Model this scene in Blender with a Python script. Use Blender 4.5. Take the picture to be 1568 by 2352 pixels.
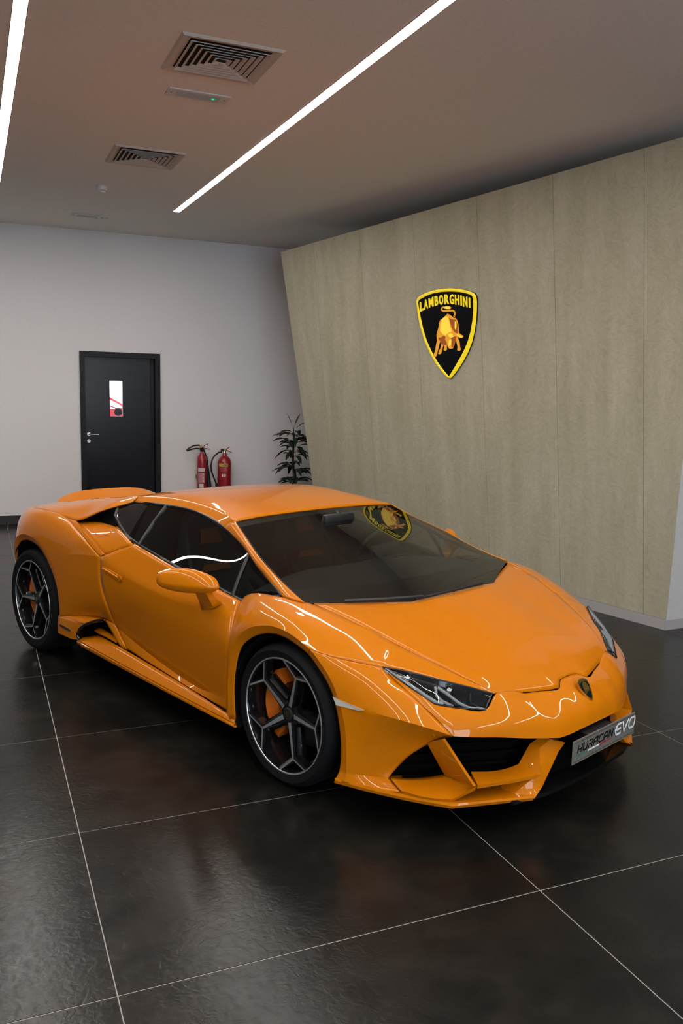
import bpy, bmesh, math, random
import numpy as np
from mathutils import Vector, Matrix

for o in list(bpy.data.objects):
    bpy.data.objects.remove(o, do_unlink=True)
scene = bpy.context.scene
COL = scene.collection
random.seed(7)

# ------------------------------------------------------------------ camera
def look_matrix(yaw, pitch, roll):
    f = Vector((math.cos(pitch) * math.cos(yaw), math.cos(pitch) * math.sin(yaw), math.sin(pitch)))
    r = f.cross(Vector((0, 0, 1))).normalized()
    u = r.cross(f)
    r2 = r * math.cos(roll) + u * math.sin(roll)
    u2 = -r * math.sin(roll) + u * math.cos(roll)
    return Matrix((r2, u2, -f)).transposed()

HEADING = math.radians(-69.5015)          # direction the car faces, in room axes
cam_data = bpy.data.cameras.new('camera')
cam = bpy.data.objects.new('camera', cam_data)
COL.objects.link(cam)
cam.location = (-2.106, -3.8006, 1.786)
cam.rotation_euler = look_matrix(2.3769 + HEADING, -0.1418, 0.0244).to_euler()
cam_data.sensor_fit = 'VERTICAL'
cam_data.sensor_height = 36.0
cam_data.lens = 1960.36 * 36.0 / 2352.0
cam_data.clip_start = 0.05
scene.camera = cam

# ------------------------------------------------------------------ world, exposure
world = bpy.data.worlds.new('world')
scene.world = world
world.use_nodes = True
wb = world.node_tree.nodes['Background']
wb.inputs['Color'].default_value = (0.78, 0.87, 1.0, 1)
wb.inputs['Strength'].default_value = 6.5
scene.view_settings.view_transform = 'Standard'
scene.view_settings.look = 'None'
scene.view_settings.gamma = 1
scene.view_settings.use_curve_mapping = False
scene.view_settings.exposure = 0.62
STRIP_STRENGTH = 34.0

# ------------------------------------------------------------------ materials
def nmat(name):
    m = bpy.data.materials.new(name)
    m.use_nodes = True
    nt = m.node_tree
    return m, nt, nt.nodes['Principled BSDF']

def pm(name, col, rough=0.5, metal=0.0, coat=0.0, spec=0.5, emit=None, estr=0.0):
    m, nt, p = nmat(name)
    p.inputs['Base Color'].default_value = (*col, 1)
    p.inputs['Roughness'].default_value = rough
    p.inputs['Metallic'].default_value = metal
    p.inputs['Coat Weight'].default_value = coat
    p.inputs['Coat Roughness'].default_value = 0.015
    p.inputs['Specular IOR Level'].default_value = spec
    if emit:
        p.inputs['Emission Color'].default_value = (*emit, 1)
        p.inputs['Emission Strength'].default_value = estr
    return m

def noise(nt, scale, detail=4, rough=0.55, vec=None, dist=0.0):
    n = nt.nodes.new('ShaderNodeTexNoise')
    n.inputs['Scale'].default_value = scale
    n.inputs['Detail'].default_value = detail
    n.inputs['Roughness'].default_value = rough
    n.inputs['Distortion'].default_value = dist
    if vec is not None:
        nt.links.new(vec, n.inputs['Vector'])
    return n

def ramp(nt, fac, stops):
    r = nt.nodes.new('ShaderNodeValToRGB')
    el = r.color_ramp.elements
    while len(el) < len(stops):
        el.new(0.5)
    for e, (p, c) in zip(el, stops):
        e.position = p
        e.color = c if len(c) == 4 else (*c, 1)
    nt.links.new(fac, r.inputs['Fac'])
    return r

def bump(nt, p, height, strength=0.2, dist=0.01):
    b = nt.nodes.new('ShaderNodeBump')
    b.inputs['Strength'].default_value = strength
    b.inputs['Distance'].default_value = dist
    nt.links.new(height, b.inputs['Height'])
    nt.links.new(b.outputs['Normal'], p.inputs['Normal'])
    return b

def worldpos(nt, scale=(1, 1, 1)):
    g = nt.nodes.new('ShaderNodeNewGeometry')
    mp = nt.nodes.new('ShaderNodeMapping')
    mp.inputs['Scale'].default_value = scale
    nt.links.new(g.outputs['Position'], mp.inputs['Vector'])
    return mp.outputs['Vector']

def mat_paint_orange():
    m, nt, p = nmat('orange_paint')
    tc = nt.nodes.new('ShaderNodeTexCoord')
    n = noise(nt, 900, 1, 0.5, tc.outputs['Object'])
    r = ramp(nt, n.outputs['Fac'], [(0.3, (0.50, 0.140, 0.0008)), (0.7, (0.57, 0.168, 0.0016))])
    nt.links.new(r.outputs['Color'], p.inputs['Base Color'])
    p.inputs['Roughness'].default_value = 0.38
    p.inputs['Coat Weight'].default_value = 1.0
    p.inputs['Coat Roughness'].default_value = 0.012
    p.inputs['Coat IOR'].default_value = 1.34
    p.inputs['Specular IOR Level'].default_value = 0.06
    return m

def mat_tile():
    m, nt, p = nmat('dark_porcelain')
    pos = worldpos(nt)
    n1 = noise(nt, 1.6, 6, 0.62, pos)
    n2 = noise(nt, 7.0, 4, 0.55, pos, 0.3)
    n3 = noise(nt, 30.0, 4, 0.6, pos, 1.2)
    mix = nt.nodes.new('ShaderNodeMath'); mix.operation = 'MULTIPLY_ADD'
    mix.inputs[1].default_value = 0.45
    nt.links.new(n2.outputs['Fac'], mix.inputs[0]); nt.links.new(n1.outputs['Fac'], mix.inputs[2])
    r = ramp(nt, mix.outputs[0], [(0.45, (0.0035, 0.0038, 0.0038)), (0.70, (0.0075, 0.0075, 0.0068)), (0.92, (0.0165, 0.0145, 0.0115))])
    nt.links.new(r.outputs['Color'], p.inputs['Base Color'])
    rr = ramp(nt, n2.outputs['Fac'], [(0.25, (0.215, 0.215, 0.215)), (0.8, (0.275, 0.275, 0.275))])
    nt.links.new(rr.outputs['Color'], p.inputs['Roughness'])
    p.inputs['Specular IOR Level'].default_value = 0.24
    add = nt.nodes.new('ShaderNodeMath'); add.operation = 'ADD'
    nt.links.new(n2.outputs['Fac'], add.inputs[0]); nt.links.new(n3.outputs['Fac'], add.inputs[1])
    bump(nt, p, add.outputs[0], 0.30, 0.003)
    return m

def mat_wallpaint(name, col, scale=60):
    m, nt, p = nmat(name)
    pos = worldpos(nt)
    n = noise(nt, scale, 3, 0.6, pos)
    r = ramp(nt, n.outputs['Fac'], [(0.3, tuple(c * 0.96 for c in col)), (0.7, tuple(min(1, c * 1.03) for c in col))])
    nt.links.new(r.outputs['Color'], p.inputs['Base Color'])
    p.inputs['Roughness'].default_value = 0.85
    p.inputs['Specular IOR Level'].default_value = 0.25
    bump(nt, p, n.outputs['Fac'], 0.12, 0.003)
    return m

def mat_stucco():
    m, nt, p = nmat('beige_trowel_plaster')
    tc = nt.nodes.new('ShaderNodeTexCoord')
    def dabs(cell, stretch, seed):
        """short trowel strokes: every cell gets its own direction"""
        mp = nt.nodes.new('ShaderNodeMapping'); mp.inputs['Location'].default_value = (seed, seed * 2.3, 0)
        nt.links.new(tc.outputs['Object'], mp.inputs['Vector'])
        wob = noise(nt, 9.0, 2, 0.5, mp.outputs['Vector'])
        ad = nt.nodes.new('ShaderNodeVectorMath'); ad.operation = 'MULTIPLY_ADD'
        ad.inputs[1].default_value = (0.12, 0.12, 0.12)
        nt.links.new(wob.outputs['Color'], ad.inputs[0]); nt.links.new(mp.outputs['Vector'], ad.inputs[2])
        vo = nt.nodes.new('ShaderNodeTexVoronoi'); vo.inputs['Scale'].default_value = cell
        nt.links.new(ad.outputs[0], vo.inputs['Vector'])
        sp = nt.nodes.new('ShaderNodeSeparateColor'); nt.links.new(vo.outputs['Color'], sp.inputs[0])
        mu = nt.nodes.new('ShaderNodeMath'); mu.operation = 'MULTIPLY'; mu.inputs[1].default_value = 3.14159
        nt.links.new(sp.outputs[0], mu.inputs[0])
        ro = nt.nodes.new('ShaderNodeVectorRotate'); ro.rotation_type = 'Z_AXIS'
        nt.links.new(mp.outputs['Vector'], ro.inputs['Vector']); nt.links.new(mu.outputs[0], ro.inputs['Angle'])
        m2 = nt.nodes.new('ShaderNodeMapping'); m2.inputs['Scale'].default_value = stretch
        nt.links.new(ro.outputs[0], m2.inputs['Vector'])
        return noise(nt, 1.0, 5, 0.65, m2.outputs['Vector'], 0.0)
    a = dabs(8.0, (75, 16, 9), 1.3)
    b = dabs(5.5, (38, 9, 6), 5.9)
    ad = nt.nodes.new('ShaderNodeMath'); ad.operation = 'ADD'
    nt.links.new(a.outputs['Fac'], ad.inputs[0]); nt.links.new(b.outputs['Fac'], ad.inputs[1])
    mpb = nt.nodes.new('ShaderNodeMapping'); mpb.inputs['Scale'].default_value = (5.0, 0.8, 1.0)
    nt.links.new(tc.outputs['Object'], mpb.inputs['Vector'])
    big = noise(nt, 1.0, 4, 0.6, mpb.outputs['Vector'])
    ad2 = nt.nodes.new('ShaderNodeMath'); ad2.operation = 'MULTIPLY_ADD'; ad2.inputs[1].default_value = 0.30
    nt.links.new(ad.outputs[0], ad2.inputs[0])
    mb = nt.nodes.new('ShaderNodeMath'); mb.operation = 'MULTIPLY'; mb.inputs[1].default_value = 0.45
    nt.links.new(big.outputs['Fac'], mb.inputs[0]); nt.links.new(mb.outputs[0], ad2.inputs[2])
    r = ramp(nt, ad2.outputs[0], [(0.41, (0.370, 0.338, 0.228)), (0.53, (0.440, 0.405, 0.288)), (0.66, (0.520, 0.482, 0.362))])
    nt.links.new(r.outputs['Color'], p.inputs['Base Color'])
    p.inputs['Roughness'].default_value = 0.62
    p.inputs['Specular IOR Level'].default_value = 0.3
    bump(nt, p, ad.outputs[0], 0.16, 0.006)
    return m

def mat_glass(name, tint, ior=1.5, rough=0.0):
    m, nt, p = nmat(name)
    out = nt.nodes['Material Output']
    nt.nodes.remove(p)
    tr = nt.nodes.new('ShaderNodeBsdfTransparent'); tr.inputs['Color'].default_value = (*tint, 1)
    gl = nt.nodes.new('ShaderNodeBsdfGlossy'); gl.inputs['Roughness'].default_value = rough
    fr = nt.nodes.new('ShaderNodeFresnel')
    # thin sheet: same reflectance from both sides
    ge = nt.nodes.new('ShaderNodeNewGeometry')
    mi = nt.nodes.new('ShaderNodeMix'); mi.data_type = 'FLOAT'
    mi.inputs['A'].default_value = ior; mi.inputs['B'].default_value = 1.0 / ior
    nt.links.new(ge.outputs['Backfacing'], mi.inputs['Factor']); nt.links.new(mi.outputs['Result'], fr.inputs['IOR'])
    mx = nt.nodes.new('ShaderNodeMixShader')
    nt.links.new(fr.outputs[0], mx.inputs[0]); nt.links.new(tr.outputs[0], mx.inputs[1]); nt.links.new(gl.outputs[0], mx.inputs[2])
    nt.links.new(mx.outputs[0], out.inputs['Surface'])
    return m

def mat_emit(name, col, s):
    m, nt, p = nmat(name)
    out = nt.nodes['Material Output']; nt.nodes.remove(p)
    e = nt.nodes.new('ShaderNodeEmission'); e.inputs['Color'].default_value = (*col, 1); e.inputs['Strength'].default_value = s
    nt.links.new(e.outputs[0], out.inputs['Surface'])
    return m

def mat_door():
    m, nt, p = nmat('black_wood_lacquer')
    pos = worldpos(nt, (1.2, 1, 7))
    n = noise(nt, 2.5, 5, 0.6, pos, 0.4)
    r = ramp(nt, n.outputs['Fac'], [(0.3, (0.0035, 0.004, 0.006)), (0.8, (0.008, 0.009, 0.014))])
    nt.links.new(r.outputs['Color'], p.inputs['Base Color'])
    p.inputs['Roughness'].default_value = 0.30
    p.inputs['Specular IOR Level'].default_value = 0.32
    bump(nt, p, n.outputs['Fac'], 0.10, 0.01)
    return m

def mat_leaf():
    m, nt, p = nmat('dark_leaf')
    tc = nt.nodes.new('ShaderNodeTexCoord')
    n = noise(nt, 14, 3, 0.5, tc.outputs['Object'])
    r = ramp(nt, n.outputs['Fac'], [(0.3, (0.008, 0.020, 0.012)), (0.75, (0.022, 0.048, 0.024))])
    nt.links.new(r.outputs['Color'], p.inputs['Base Color'])
    p.inputs['Roughness'].default_value = 0.45
    return m

M = {}
M['paint'] = mat_paint_orange()
M['tile'] = mat_tile()
M['grout'] = mat_wallpaint('grout', (0.30, 0.28, 0.25), 40)
M['wall'] = mat_wallpaint('white_wall_paint', (0.80, 0.765, 0.76))
M['ceil'] = mat_wallpaint('ceiling_paint', (0.90, 0.86, 0.80))
M['stucco'] = mat_stucco()
M['greywall'] = mat_wallpaint('grey_wall_paint', (0.30, 0.29, 0.28), 30)
M['darkwall'] = mat_wallpaint('charcoal_wall_paint', (0.05, 0.05, 0.052), 30)
M['sidewall'] = mat_wallpaint('pale_plaster', (0.55, 0.54, 0.52), 25)
M['plinth'] = pm('plinth_grey', (0.36, 0.34, 0.33), 0.55)
M['black'] = pm('black_plastic', (0.012, 0.012, 0.013), 0.45)
M['liner'] = pm('black_liner', (0.004, 0.004, 0.004), 0.9, spec=0.1)
M['gloss_black'] = pm('gloss_black', (0.006, 0.006, 0.007), 0.12, coat=0.6)
M['rubber'] = pm('tyre_rubber', (0.0045, 0.0045, 0.005), 0.75, spec=0.2)
M['seal'] = pm('window_seal', (0.006, 0.006, 0.007), 0.4)
M['silver'] = pm('machined_alloy', (0.58, 0.59, 0.60), 0.34, 0.75)
M['darkmetal'] = pm('dark_metal', (0.05, 0.05, 0.055), 0.35, 1.0)
M['disc'] = pm('brake_disc_steel', (0.10, 0.10, 0.105), 0.38, 1.0)
M['steel'] = pm('brushed_steel', (0.62, 0.60, 0.56), 0.25, 1.0)
M['caliper'] = pm('orange_caliper', (0.72, 0.16, 0.01), 0.4, coat=0.6)
M['ws_glass'] = mat_glass('windscreen_glass', (0.44, 0.47, 0.44), 1.85)
M['side_glass'] = mat_glass('side_glass', (0.42, 0.46, 0.45), 1.65)
M['lens'] = mat_glass('lamp_lens', (0.72, 0.74, 0.75))
M['pane'] = mat_glass('window_pane', (0.92, 0.95, 0.95))
M['drl'] = pm('lamp_light_guide', (0.42, 0.43, 0.44), 0.35)
M['chrome'] = pm('lamp_reflector', (0.75, 0.76, 0.78), 0.08, 1.0)
M['reflector_w'] = pm('clear_side_marker', (0.50, 0.46, 0.40), 0.25)
M['leather'] = pm('black_leather', (0.018, 0.017, 0.017), 0.55)
M['leather_o'] = pm('orange_leather', (0.30, 0.075, 0.01), 0.6)
M['dash'] = pm('dash_alcantara', (0.030, 0.031, 0.032), 0.8)
M['grille'] = pm('grille_mesh', (0.002, 0.002, 0.002), 0.85, spec=0.05)
M['door'] = mat_door()
M['frame'] = pm('black_frame', (0.005, 0.0055, 0.008), 0.5, spec=0.3)
M['baseb'] = pm('black_skirting', (0.018, 0.019, 0.018), 0.5)
M['strip'] = mat_emit('led_strip', (1.0, 0.95, 0.90), STRIP_STRENGTH)
M['vent'] = mat_wallpaint('vent_white', (0.62, 0.57, 0.52), 30)
M['ventdark'] = pm('duct_black', (0.006, 0.006, 0.007), 0.8)
M['white_plastic'] = pm('white_plastic', (0.68, 0.66, 0.65), 0.45)
M['diffuser'] = pm('grey_diffuser', (0.40, 0.41, 0.40), 0.35)
M['led_green'] = mat_emit('green_led', (0.02, 0.55, 0.22), 0.8)
M['ext_red'] = pm('extinguisher_red', (0.33, 0.012, 0.022), 0.3, coat=0.5)
M['ext_yellow'] = pm('label_yellow', (0.62, 0.42, 0.12), 0.5)
M['label_white'] = pm('label_white', (0.62, 0.58, 0.56), 0.5)
M['label_pink'] = pm('label_print', (0.50, 0.20, 0.21), 0.5)
M['leaf'] = mat_leaf()
M['stem'] = pm('plant_stem', (0.035, 0.030, 0.018), 0.7)
M['pot'] = pm('planter_black', (0.02, 0.02, 0.021), 0.4)
M['soil'] = pm('soil', (0.02, 0.014, 0.01), 0.95)
M['sign_yellow'] = pm('sign_yellow', (0.80, 0.62, 0.01), 0.4, emit=(0.85, 0.64, 0.02), estr=0.30)
M['sign_black'] = pm('sign_black', (0.003, 0.003, 0.004), 0.6, spec=0.1)
M['sign_gold'] = pm('sign_gold', (0.75, 0.32, 0.02), 0.4, emit=(0.80, 0.36, 0.03), estr=0.26)
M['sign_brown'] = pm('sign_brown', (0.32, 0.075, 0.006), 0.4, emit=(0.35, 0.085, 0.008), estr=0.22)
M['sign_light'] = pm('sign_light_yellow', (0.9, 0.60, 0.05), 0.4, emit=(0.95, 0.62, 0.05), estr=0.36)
M['badge_gold'] = pm('badge_gold', (0.62, 0.42, 0.10), 0.3, 1.0)
M['plate'] = pm('plate_grey', (0.135, 0.128, 0.110), 0.45)
M['ink'] = pm('plate_ink', (0.008, 0.008, 0.009), 0.4)
M['plate_white'] = pm('plate_white', (0.72, 0.72, 0.74), 0.4)
M['plate_green'] = pm('plate_green', (0.03, 0.16, 0.09), 0.4)
M['plate_red'] = pm('plate_red', (0.30, 0.03, 0.03), 0.4)
M['red_car'] = pm('red_body', (0.45, 0.02, 0.03), 0.35, coat=0.5)
M['sky_panel'] = mat_emit('bright_daylight', (0.95, 0.95, 1.0), 2.2)
M['tail_red'] = pm('tail_lamp_red', (0.25, 0.01, 0.01), 0.2, coat=0.5)

# ------------------------------------------------------------------ mesh helpers
def obj(name, verts, faces, mat, parent=None, smooth=False, angle=None, mats=None, fmat=None):
    me = bpy.data.meshes.new(name)
    me.from_pydata([tuple(v) for v in verts], [], [tuple(f) for f in faces])
    if mats:
        for m in mats:
            me.materials.append(m)
        for p, i in zip(me.polygons, fmat):
            p.material_index = i
    else:
        me.materials.append(mat)
    if smooth:
        for p in me.polygons:
            p.use_smooth = True
        if angle:
            me.set_sharp_from_angle(angle=math.radians(angle))
    me.update()
    o = bpy.data.objects.new(name, me)
    COL.objects.link(o)
    if parent:
        o.parent = parent
    return o

def from_bm(name, bm, mat, parent=None, smooth=False, angle=None):
    bmesh.ops.recalc_face_normals(bm, faces=bm.faces)
    me = bpy.data.meshes.new(name)
    bm.to_mesh(me); bm.free()
    me.materials.append(mat)
    if smooth:
        for p in me.polygons:
            p.use_smooth = True
        if angle:
            me.set_sharp_from_angle(angle=math.radians(angle))
    o = bpy.data.objects.new(name, me)
    COL.objects.link(o)
    if parent:
        o.parent = parent
    return o

def bm_box(bm, x0, x1, y0, y1, z0, z1, bev=0.0, seg=1):
    g = bmesh.ops.create_cube(bm, size=1.0)
    vs = g['verts']
    for v in vs:
        v.co = Vector(((x0 + x1) / 2 + v.co.x * (x1 - x0), (y0 + y1) / 2 + v.co.y * (y1 - y0), (z0 + z1) / 2 + v.co.z * (z1 - z0)))
    if bev:
        es = list({e for v in vs for e in v.link_edges})
        bmesh.ops.bevel(bm, geom=es, offset=bev, segments=seg, profile=0.5, affect='EDGES')

def box(name, x0, x1, y0, y1, z0, z1, mat, parent=None, bev=0.0, seg=1, smooth=False):
    bm = bmesh.new()
    bm_box(bm, x0, x1, y0, y1, z0, z1, bev, seg)
    return from_bm(name, bm, mat, parent, smooth, 40 if smooth else None)

def tube_geo(pts, r, n=8, closed=False, rads=None):
    pts = [Vector(p) for p in pts]
    k = len(pts); vs = []; fs = []
    ref = None
    for i, p in enumerate(pts):
        if closed:
            t = (pts[(i + 1) % k] - pts[i - 1]).normalized()
        else:
            t = (pts[min(i + 1, k - 1)] - pts[max(i - 1, 0)]).normalized()
        if ref is None:
            ref = t.orthogonal().normalized()
        ref = (ref - t * ref.dot(t))
        ref = ref.normalized() if ref.length > 1e-6 else t.orthogonal().normalized()
        b = t.cross(ref)
        rr = rads[i] if rads else r
        for j in range(n):
            a = 2 * math.pi * j / n
            vs.append(p + (ref * math.cos(a) + b * math.sin(a)) * rr)
    m = k if closed else k - 1
    for i in range(m):
        for j in range(n):
            a = i * n + j; b2 = i * n + (j + 1) % n
            c = ((i + 1) % k) * n + (j + 1) % n; d = ((i + 1) % k) * n + j
            fs.append((a, b2, c, d))
    if not closed:
        fs.append(tuple(range(n))[::-1]); fs.append(tuple(range((k - 1) * n, k * n)))
    return vs, fs

def tube(name, pts, r, mat, parent=None, n=8, closed=False, rads=None):
    v, f = tube_geo(pts, r, n, closed, rads)
    return obj(name, v, f, mat, parent, True, 60)

def revolve_geo(profile, n=48, axis='z', origin=(0, 0, 0), cap=False):
    """profile: list of (radius, height)"""
    vs = []; fs = []
    ox, oy, oz = origin
    for (r, h) in profile:
        for j in range(n):
            a = 2 * math.pi * j / n
            c, s = r * math.cos(a), r * math.sin(a)
            if axis == 'z': vs.append((ox + c, oy + s, oz + h))
            elif axis == 'y': vs.append((ox + c, oy + h, oz + s))
            else: vs.append((ox + h, oy + c, oz + s))
    for i in range(len(profile) - 1):
        for j in range(n):
            fs.append((i * n + j, i * n + (j + 1) % n, (i + 1) * n + (j + 1) % n, (i + 1) * n + j))
    if cap:
        fs.append(tuple(range(n))[::-1]); fs.append(tuple(range((len(profile) - 1) * n, len(profile) * n)))
    return vs, fs

def revolve(name, profile, mat, parent=None, n=48, axis='z', origin=(0, 0, 0), cap=False, angle=35):
    v, f = revolve_geo(profile, n, axis, origin, cap)
    bm = bmesh.new()
    bv = [bm.verts.new(x) for x in v]
    for q in f:
        try: bm.faces.new([bv[i] for i in q])
        except ValueError: pass
    bmesh.ops.remove_doubles(bm, verts=bm.verts, dist=1e-6)
    return from_bm(name, bm, mat, parent, True, angle)

def prism(name, poly, vec, mat, parent=None, smooth=False):
    """closed polygon (3D points) extruded along vec"""
    n = len(poly)
    vec = Vector(vec)
    vs = [Vector(p) for p in poly] + [Vector(p) + vec for p in poly]
    fs = [tuple(range(n))[::-1], tuple(range(n, 2 * n))]
    for i in range(n):
        fs.append((i, (i + 1) % n, n + (i + 1) % n, n + i))
    bm = bmesh.new()
    bv = [bm.verts.new(v) for v in vs]
    for f in fs:
        bm.faces.new([bv[i] for i in f])
    return from_bm(name, bm, mat, parent, smooth, 40 if smooth else None)

def tag(o, label=None, cat=None, group=None, kind=None):
    if label: o['label'] = label
    if cat: o['category'] = cat
    if group: o['group'] = group
    if kind: o['kind'] = kind
    return o

def empty(name, loc=(0, 0, 0), rz=0.0):
    e = bpy.data.objects.new(name, None)
    e.empty_display_size = 0.2
    COL.objects.link(e)
    e.location = loc; e.rotation_euler = (0, 0, rz)
    return e

def copy_tree(o, parent=None):
    c = o.copy(); COL.objects.link(c); c.parent = parent
    for ch in o.children:
        copy_tree(ch, c)
    return c

def text_mesh(body, name, mat, parent, size=1.0, extrude=0.0, shear=0.0, mtx=None, width=None, height=None, bold=0.0, align='CENTER'):
    cu = bpy.data.curves.new('tmp_text', 'FONT')
    cu.body = body; cu.size = size; cu.extrude = extrude; cu.shear = shear; cu.offset = bold
    cu.align_x = align; cu.align_y = 'CENTER'; cu.resolution_u = 3
    to = bpy.data.objects.new('tmp_text', cu)
    COL.objects.link(to)
    dg = bpy.context.evaluated_depsgraph_get()
    me = bpy.data.meshes.new_from_object(to.evaluated_get(dg))
    bpy.data.objects.remove(to, do_unlink=True)
    bpy.data.curves.remove(cu)
    xs = [v.co.x for v in me.vertices]; ys = [v.co.y for v in me.vertices]
    cx, cy = (min(xs) + max(xs)) / 2, (min(ys) + max(ys)) / 2
    sx = width / (max(xs) - min(xs)) if width else 1
    sy = height / (max(ys) - min(ys)) if height else 1
    for v in me.vertices:
        v.co = Vector(((v.co.x - cx) * sx, (v.co.y - cy) * sy, v.co.z))
    if mtx is not None:
        me.transform(mtx)
    me.materials.clear(); me.materials.append(mat)
    me.name = name
    o = bpy.data.objects.new(name, me)
    COL.objects.link(o)
    if parent: o.parent = parent
    return o

# ================================================================== THE ROOM
XL, XR, YF, YB, ZC = -9.3, 8.0, -8.6, 7.65, 3.69
# --- floor: grout bed with one object per tile
floor = tag(box('floor', XL, XR, YF, YB, -0.12, -0.0016, M['grout']), 'dark grey floor of large rectangular porcelain tiles with pale grout', kind='structure')
TX0, TY0, TSX, TSY = -1.7737, 1.5592, 1.5044, 1.00295
bm = bmesh.new()
bm_box(bm, -TSX / 2 + 0.0019, TSX / 2 - 0.0019, -TSY / 2 + 0.0019, TSY / 2 - 0.0019, -0.011, 0.0, 0.0012, 1)
tile0 = from_bm('tile', bm, M['tile'], floor)
first = True
for i in range(-6, 8):
    for j in range(-11, 8):
        cx = TX0 + (i + 0.5) * TSX; cy = TY0 + (j + 0.5) * TSY
        if cx + TSX / 2 < XL or cx - TSX / 2 > XR or cy + TSY / 2 < YF or cy - TSY / 2 > YB:
            continue
        if first:
            t = tile0; first = False
        else:
            t = tile0.copy(); COL.objects.link(t)
        t.location = (cx, cy, 0)
# --- walls and ceiling
tag(box('ceiling', XL, XR, YF, YB + 1.6, ZC, ZC + 0.2, M['ceil']), kind='structure')
DX0, DX1, DZ1 = -0.85, 0.165, 2.196          # outer edges of the door frame
bm = bmesh.new()
bm_box(bm, XL, DX0, YB, YB + 0.18, 0, ZC)
bm_box(bm, DX1, XR, YB, YB + 0.18, 0, ZC)
bm_box(bm, DX0, DX1, YB, YB + 0.18, DZ1, ZC)
tag(from_bm('wall_back', bm, M['wall']), kind='structure')
tag(box('wall_left', XL - 0.2, XL, YF, YB, 0, ZC, M['greywall']), kind='structure')
tag(box('wall_far_right', XR, XR + 0.2, YF, YB, 0, ZC, M['darkwall']), kind='structure')
bb = tag(box('baseboard_back', XL, DX0 - 0.001, YB - 0.014, YB, 0, 0.115, M['baseb'], bev=0.002), kind='structure')
tag(box('baseboard_back', DX1 + 0.001, XR, YB - 0.014, YB, 0, 0.115, M['baseb'], bev=0.002), kind='structure')
# front wall behind the camera; its unseen windows are added to let in fill daylight
WX = [(-3.6, -1.4), (-0.9, 1.3)]
bm = bmesh.new()
bm_box(bm, XL, XR, YF - 0.2, YF, 0, 0.12)
bm_box(bm, XL, XR, YF - 0.2, YF, 3.1, ZC)
edges = [XL] + [v for w in WX for v in w] + [XR]
for a, b in zip(edges[0::2], edges[1::2]):
    bm_box(bm, a, b, YF - 0.2, YF, 0.12, 3.1)
tag(from_bm('wall_front', bm, M['greywall']), kind='structure')
for n_, (a, b) in enumerate(WX):
    w = tag(obj('window_%d' % (n_ + 1), *(lambda g: (g[0], g[1]))(
        ([(a, YF - 0.1, 0.12), (b, YF - 0.1, 0.12), (b, YF - 0.1, 3.1), (a, YF - 0.1, 3.1)], [(0, 1, 2, 3)])), M['pane']), kind='structure')
    bm = bmesh.new()
    for q in ((a, a + 0.06, 0.12, 3.1), (b - 0.06, b, 0.12, 3.1), ((a + b) / 2 - 0.03, (a + b) / 2 + 0.03, 0.12, 3.1)):
        bm_box(bm, q[0], q[1], YF - 0.13, YF - 0.07, q[2], q[3])
    bm_box(bm, a, b, YF - 0.13, YF - 0.07, 0.12, 0.18); bm_box(bm, a, b, YF - 0.13, YF - 0.07, 3.04, 3.1)
    from_bm('window_frame', bm, M['frame'], w)

# --- leaning plastered wall on the right
C1 = Vector((2.7797, 1.1246, 0.0))
BV = Vector((-0.207912, 0.978148, 0.0)); UV = Vector((-0.114121, -0.024257, 0.993171)); NV = Vector((-0.971467, -0.206492, -0.116671))
def W3(b, u, n=0.0): return C1 + BV * b + UV * u + NV * n
def redge(u): return 0.0 - 0.0985 * u
def ledge(u): return 4.842 + 0.1062 * u
def utop(b): return 3.57 - 0.0297 * b
wr = prism('wall_right', [W3(redge(0.0), 0.0, -0.006), W3(redge(3.57), 3.56, -0.006), W3(ledge(3.42), 3.41, -0.006), W3(ledge(0), 0, -0.006)], (2.4, 0.09, 0), M['sidewall'])
tag(wr, kind='structure')
seams = [None, 0.195, 1.035, 1.897, 2.77, 3.63, 4.50, None]
for k in range(7):
    s0, s1 = seams[k], seams[k + 1]
    g = 0.0019
    def bb_(s, u, side):
        if s is None: return redge(u) if side == 0 else ledge(u)
        return s + (g if side == 0 else -g)
    u0 = 0.085
    poly = []
    a_top = bb_(s0, 3.57, 0); b_top = bb_(s1, 3.43, 1)
    fr_ = [W3(bb_(s0, u0, 0), u0), W3(a_top, utop(a_top)), W3(b_top, utop(b_top)), W3(bb_(s1, u0, 1), u0)]
    p = prism('plaster_panel', fr_, -NV * 0.0056, M['stucco'], wr)
    # local frame aligned to the wall so the trowel marks follow it
    mw = Matrix((BV, UV, NV)).transposed().to_4x4(); mw.translation = C1
    p.data.transform(mw.inverted()); p.matrix_world = mw
    p.parent = wr; p.matrix_parent_inverse = wr.matrix_world.inverted()
bm = bmesh.new()
pl = prism('baseboard_right', [W3(-0.012, 0, 0.012), W3(-0.012, 0, -0.01), W3(4.84, 0, -0.01), W3(4.84, 0, 0.012)], (0, 0, 0.078), M['plinth'])
tag(pl, kind='structure'); bm.free()
sc = C1 + Vector((0.0, 0, 0))
pl2 = prism('baseboard_right', [sc + Vector((-0.012, -0.012, 0)), sc + Vector((2.42, 0.078, 0)), sc + Vector((2.42, 0.10, 0)), sc + Vector((0, 0.02, 0))], (0, 0, 0.078), M['plinth'])
tag(pl2, kind='structure')

# ================================================================== WALL SIGN
def face_poly(name, pts, n0, n1, mat, parent):
    """flat relief piece on the leaning wall, pts in wall (b,u)"""
    return prism(name, [W3(b, u, n0) for b, u in pts], NV * (n1 - n0), mat, parent)

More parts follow.
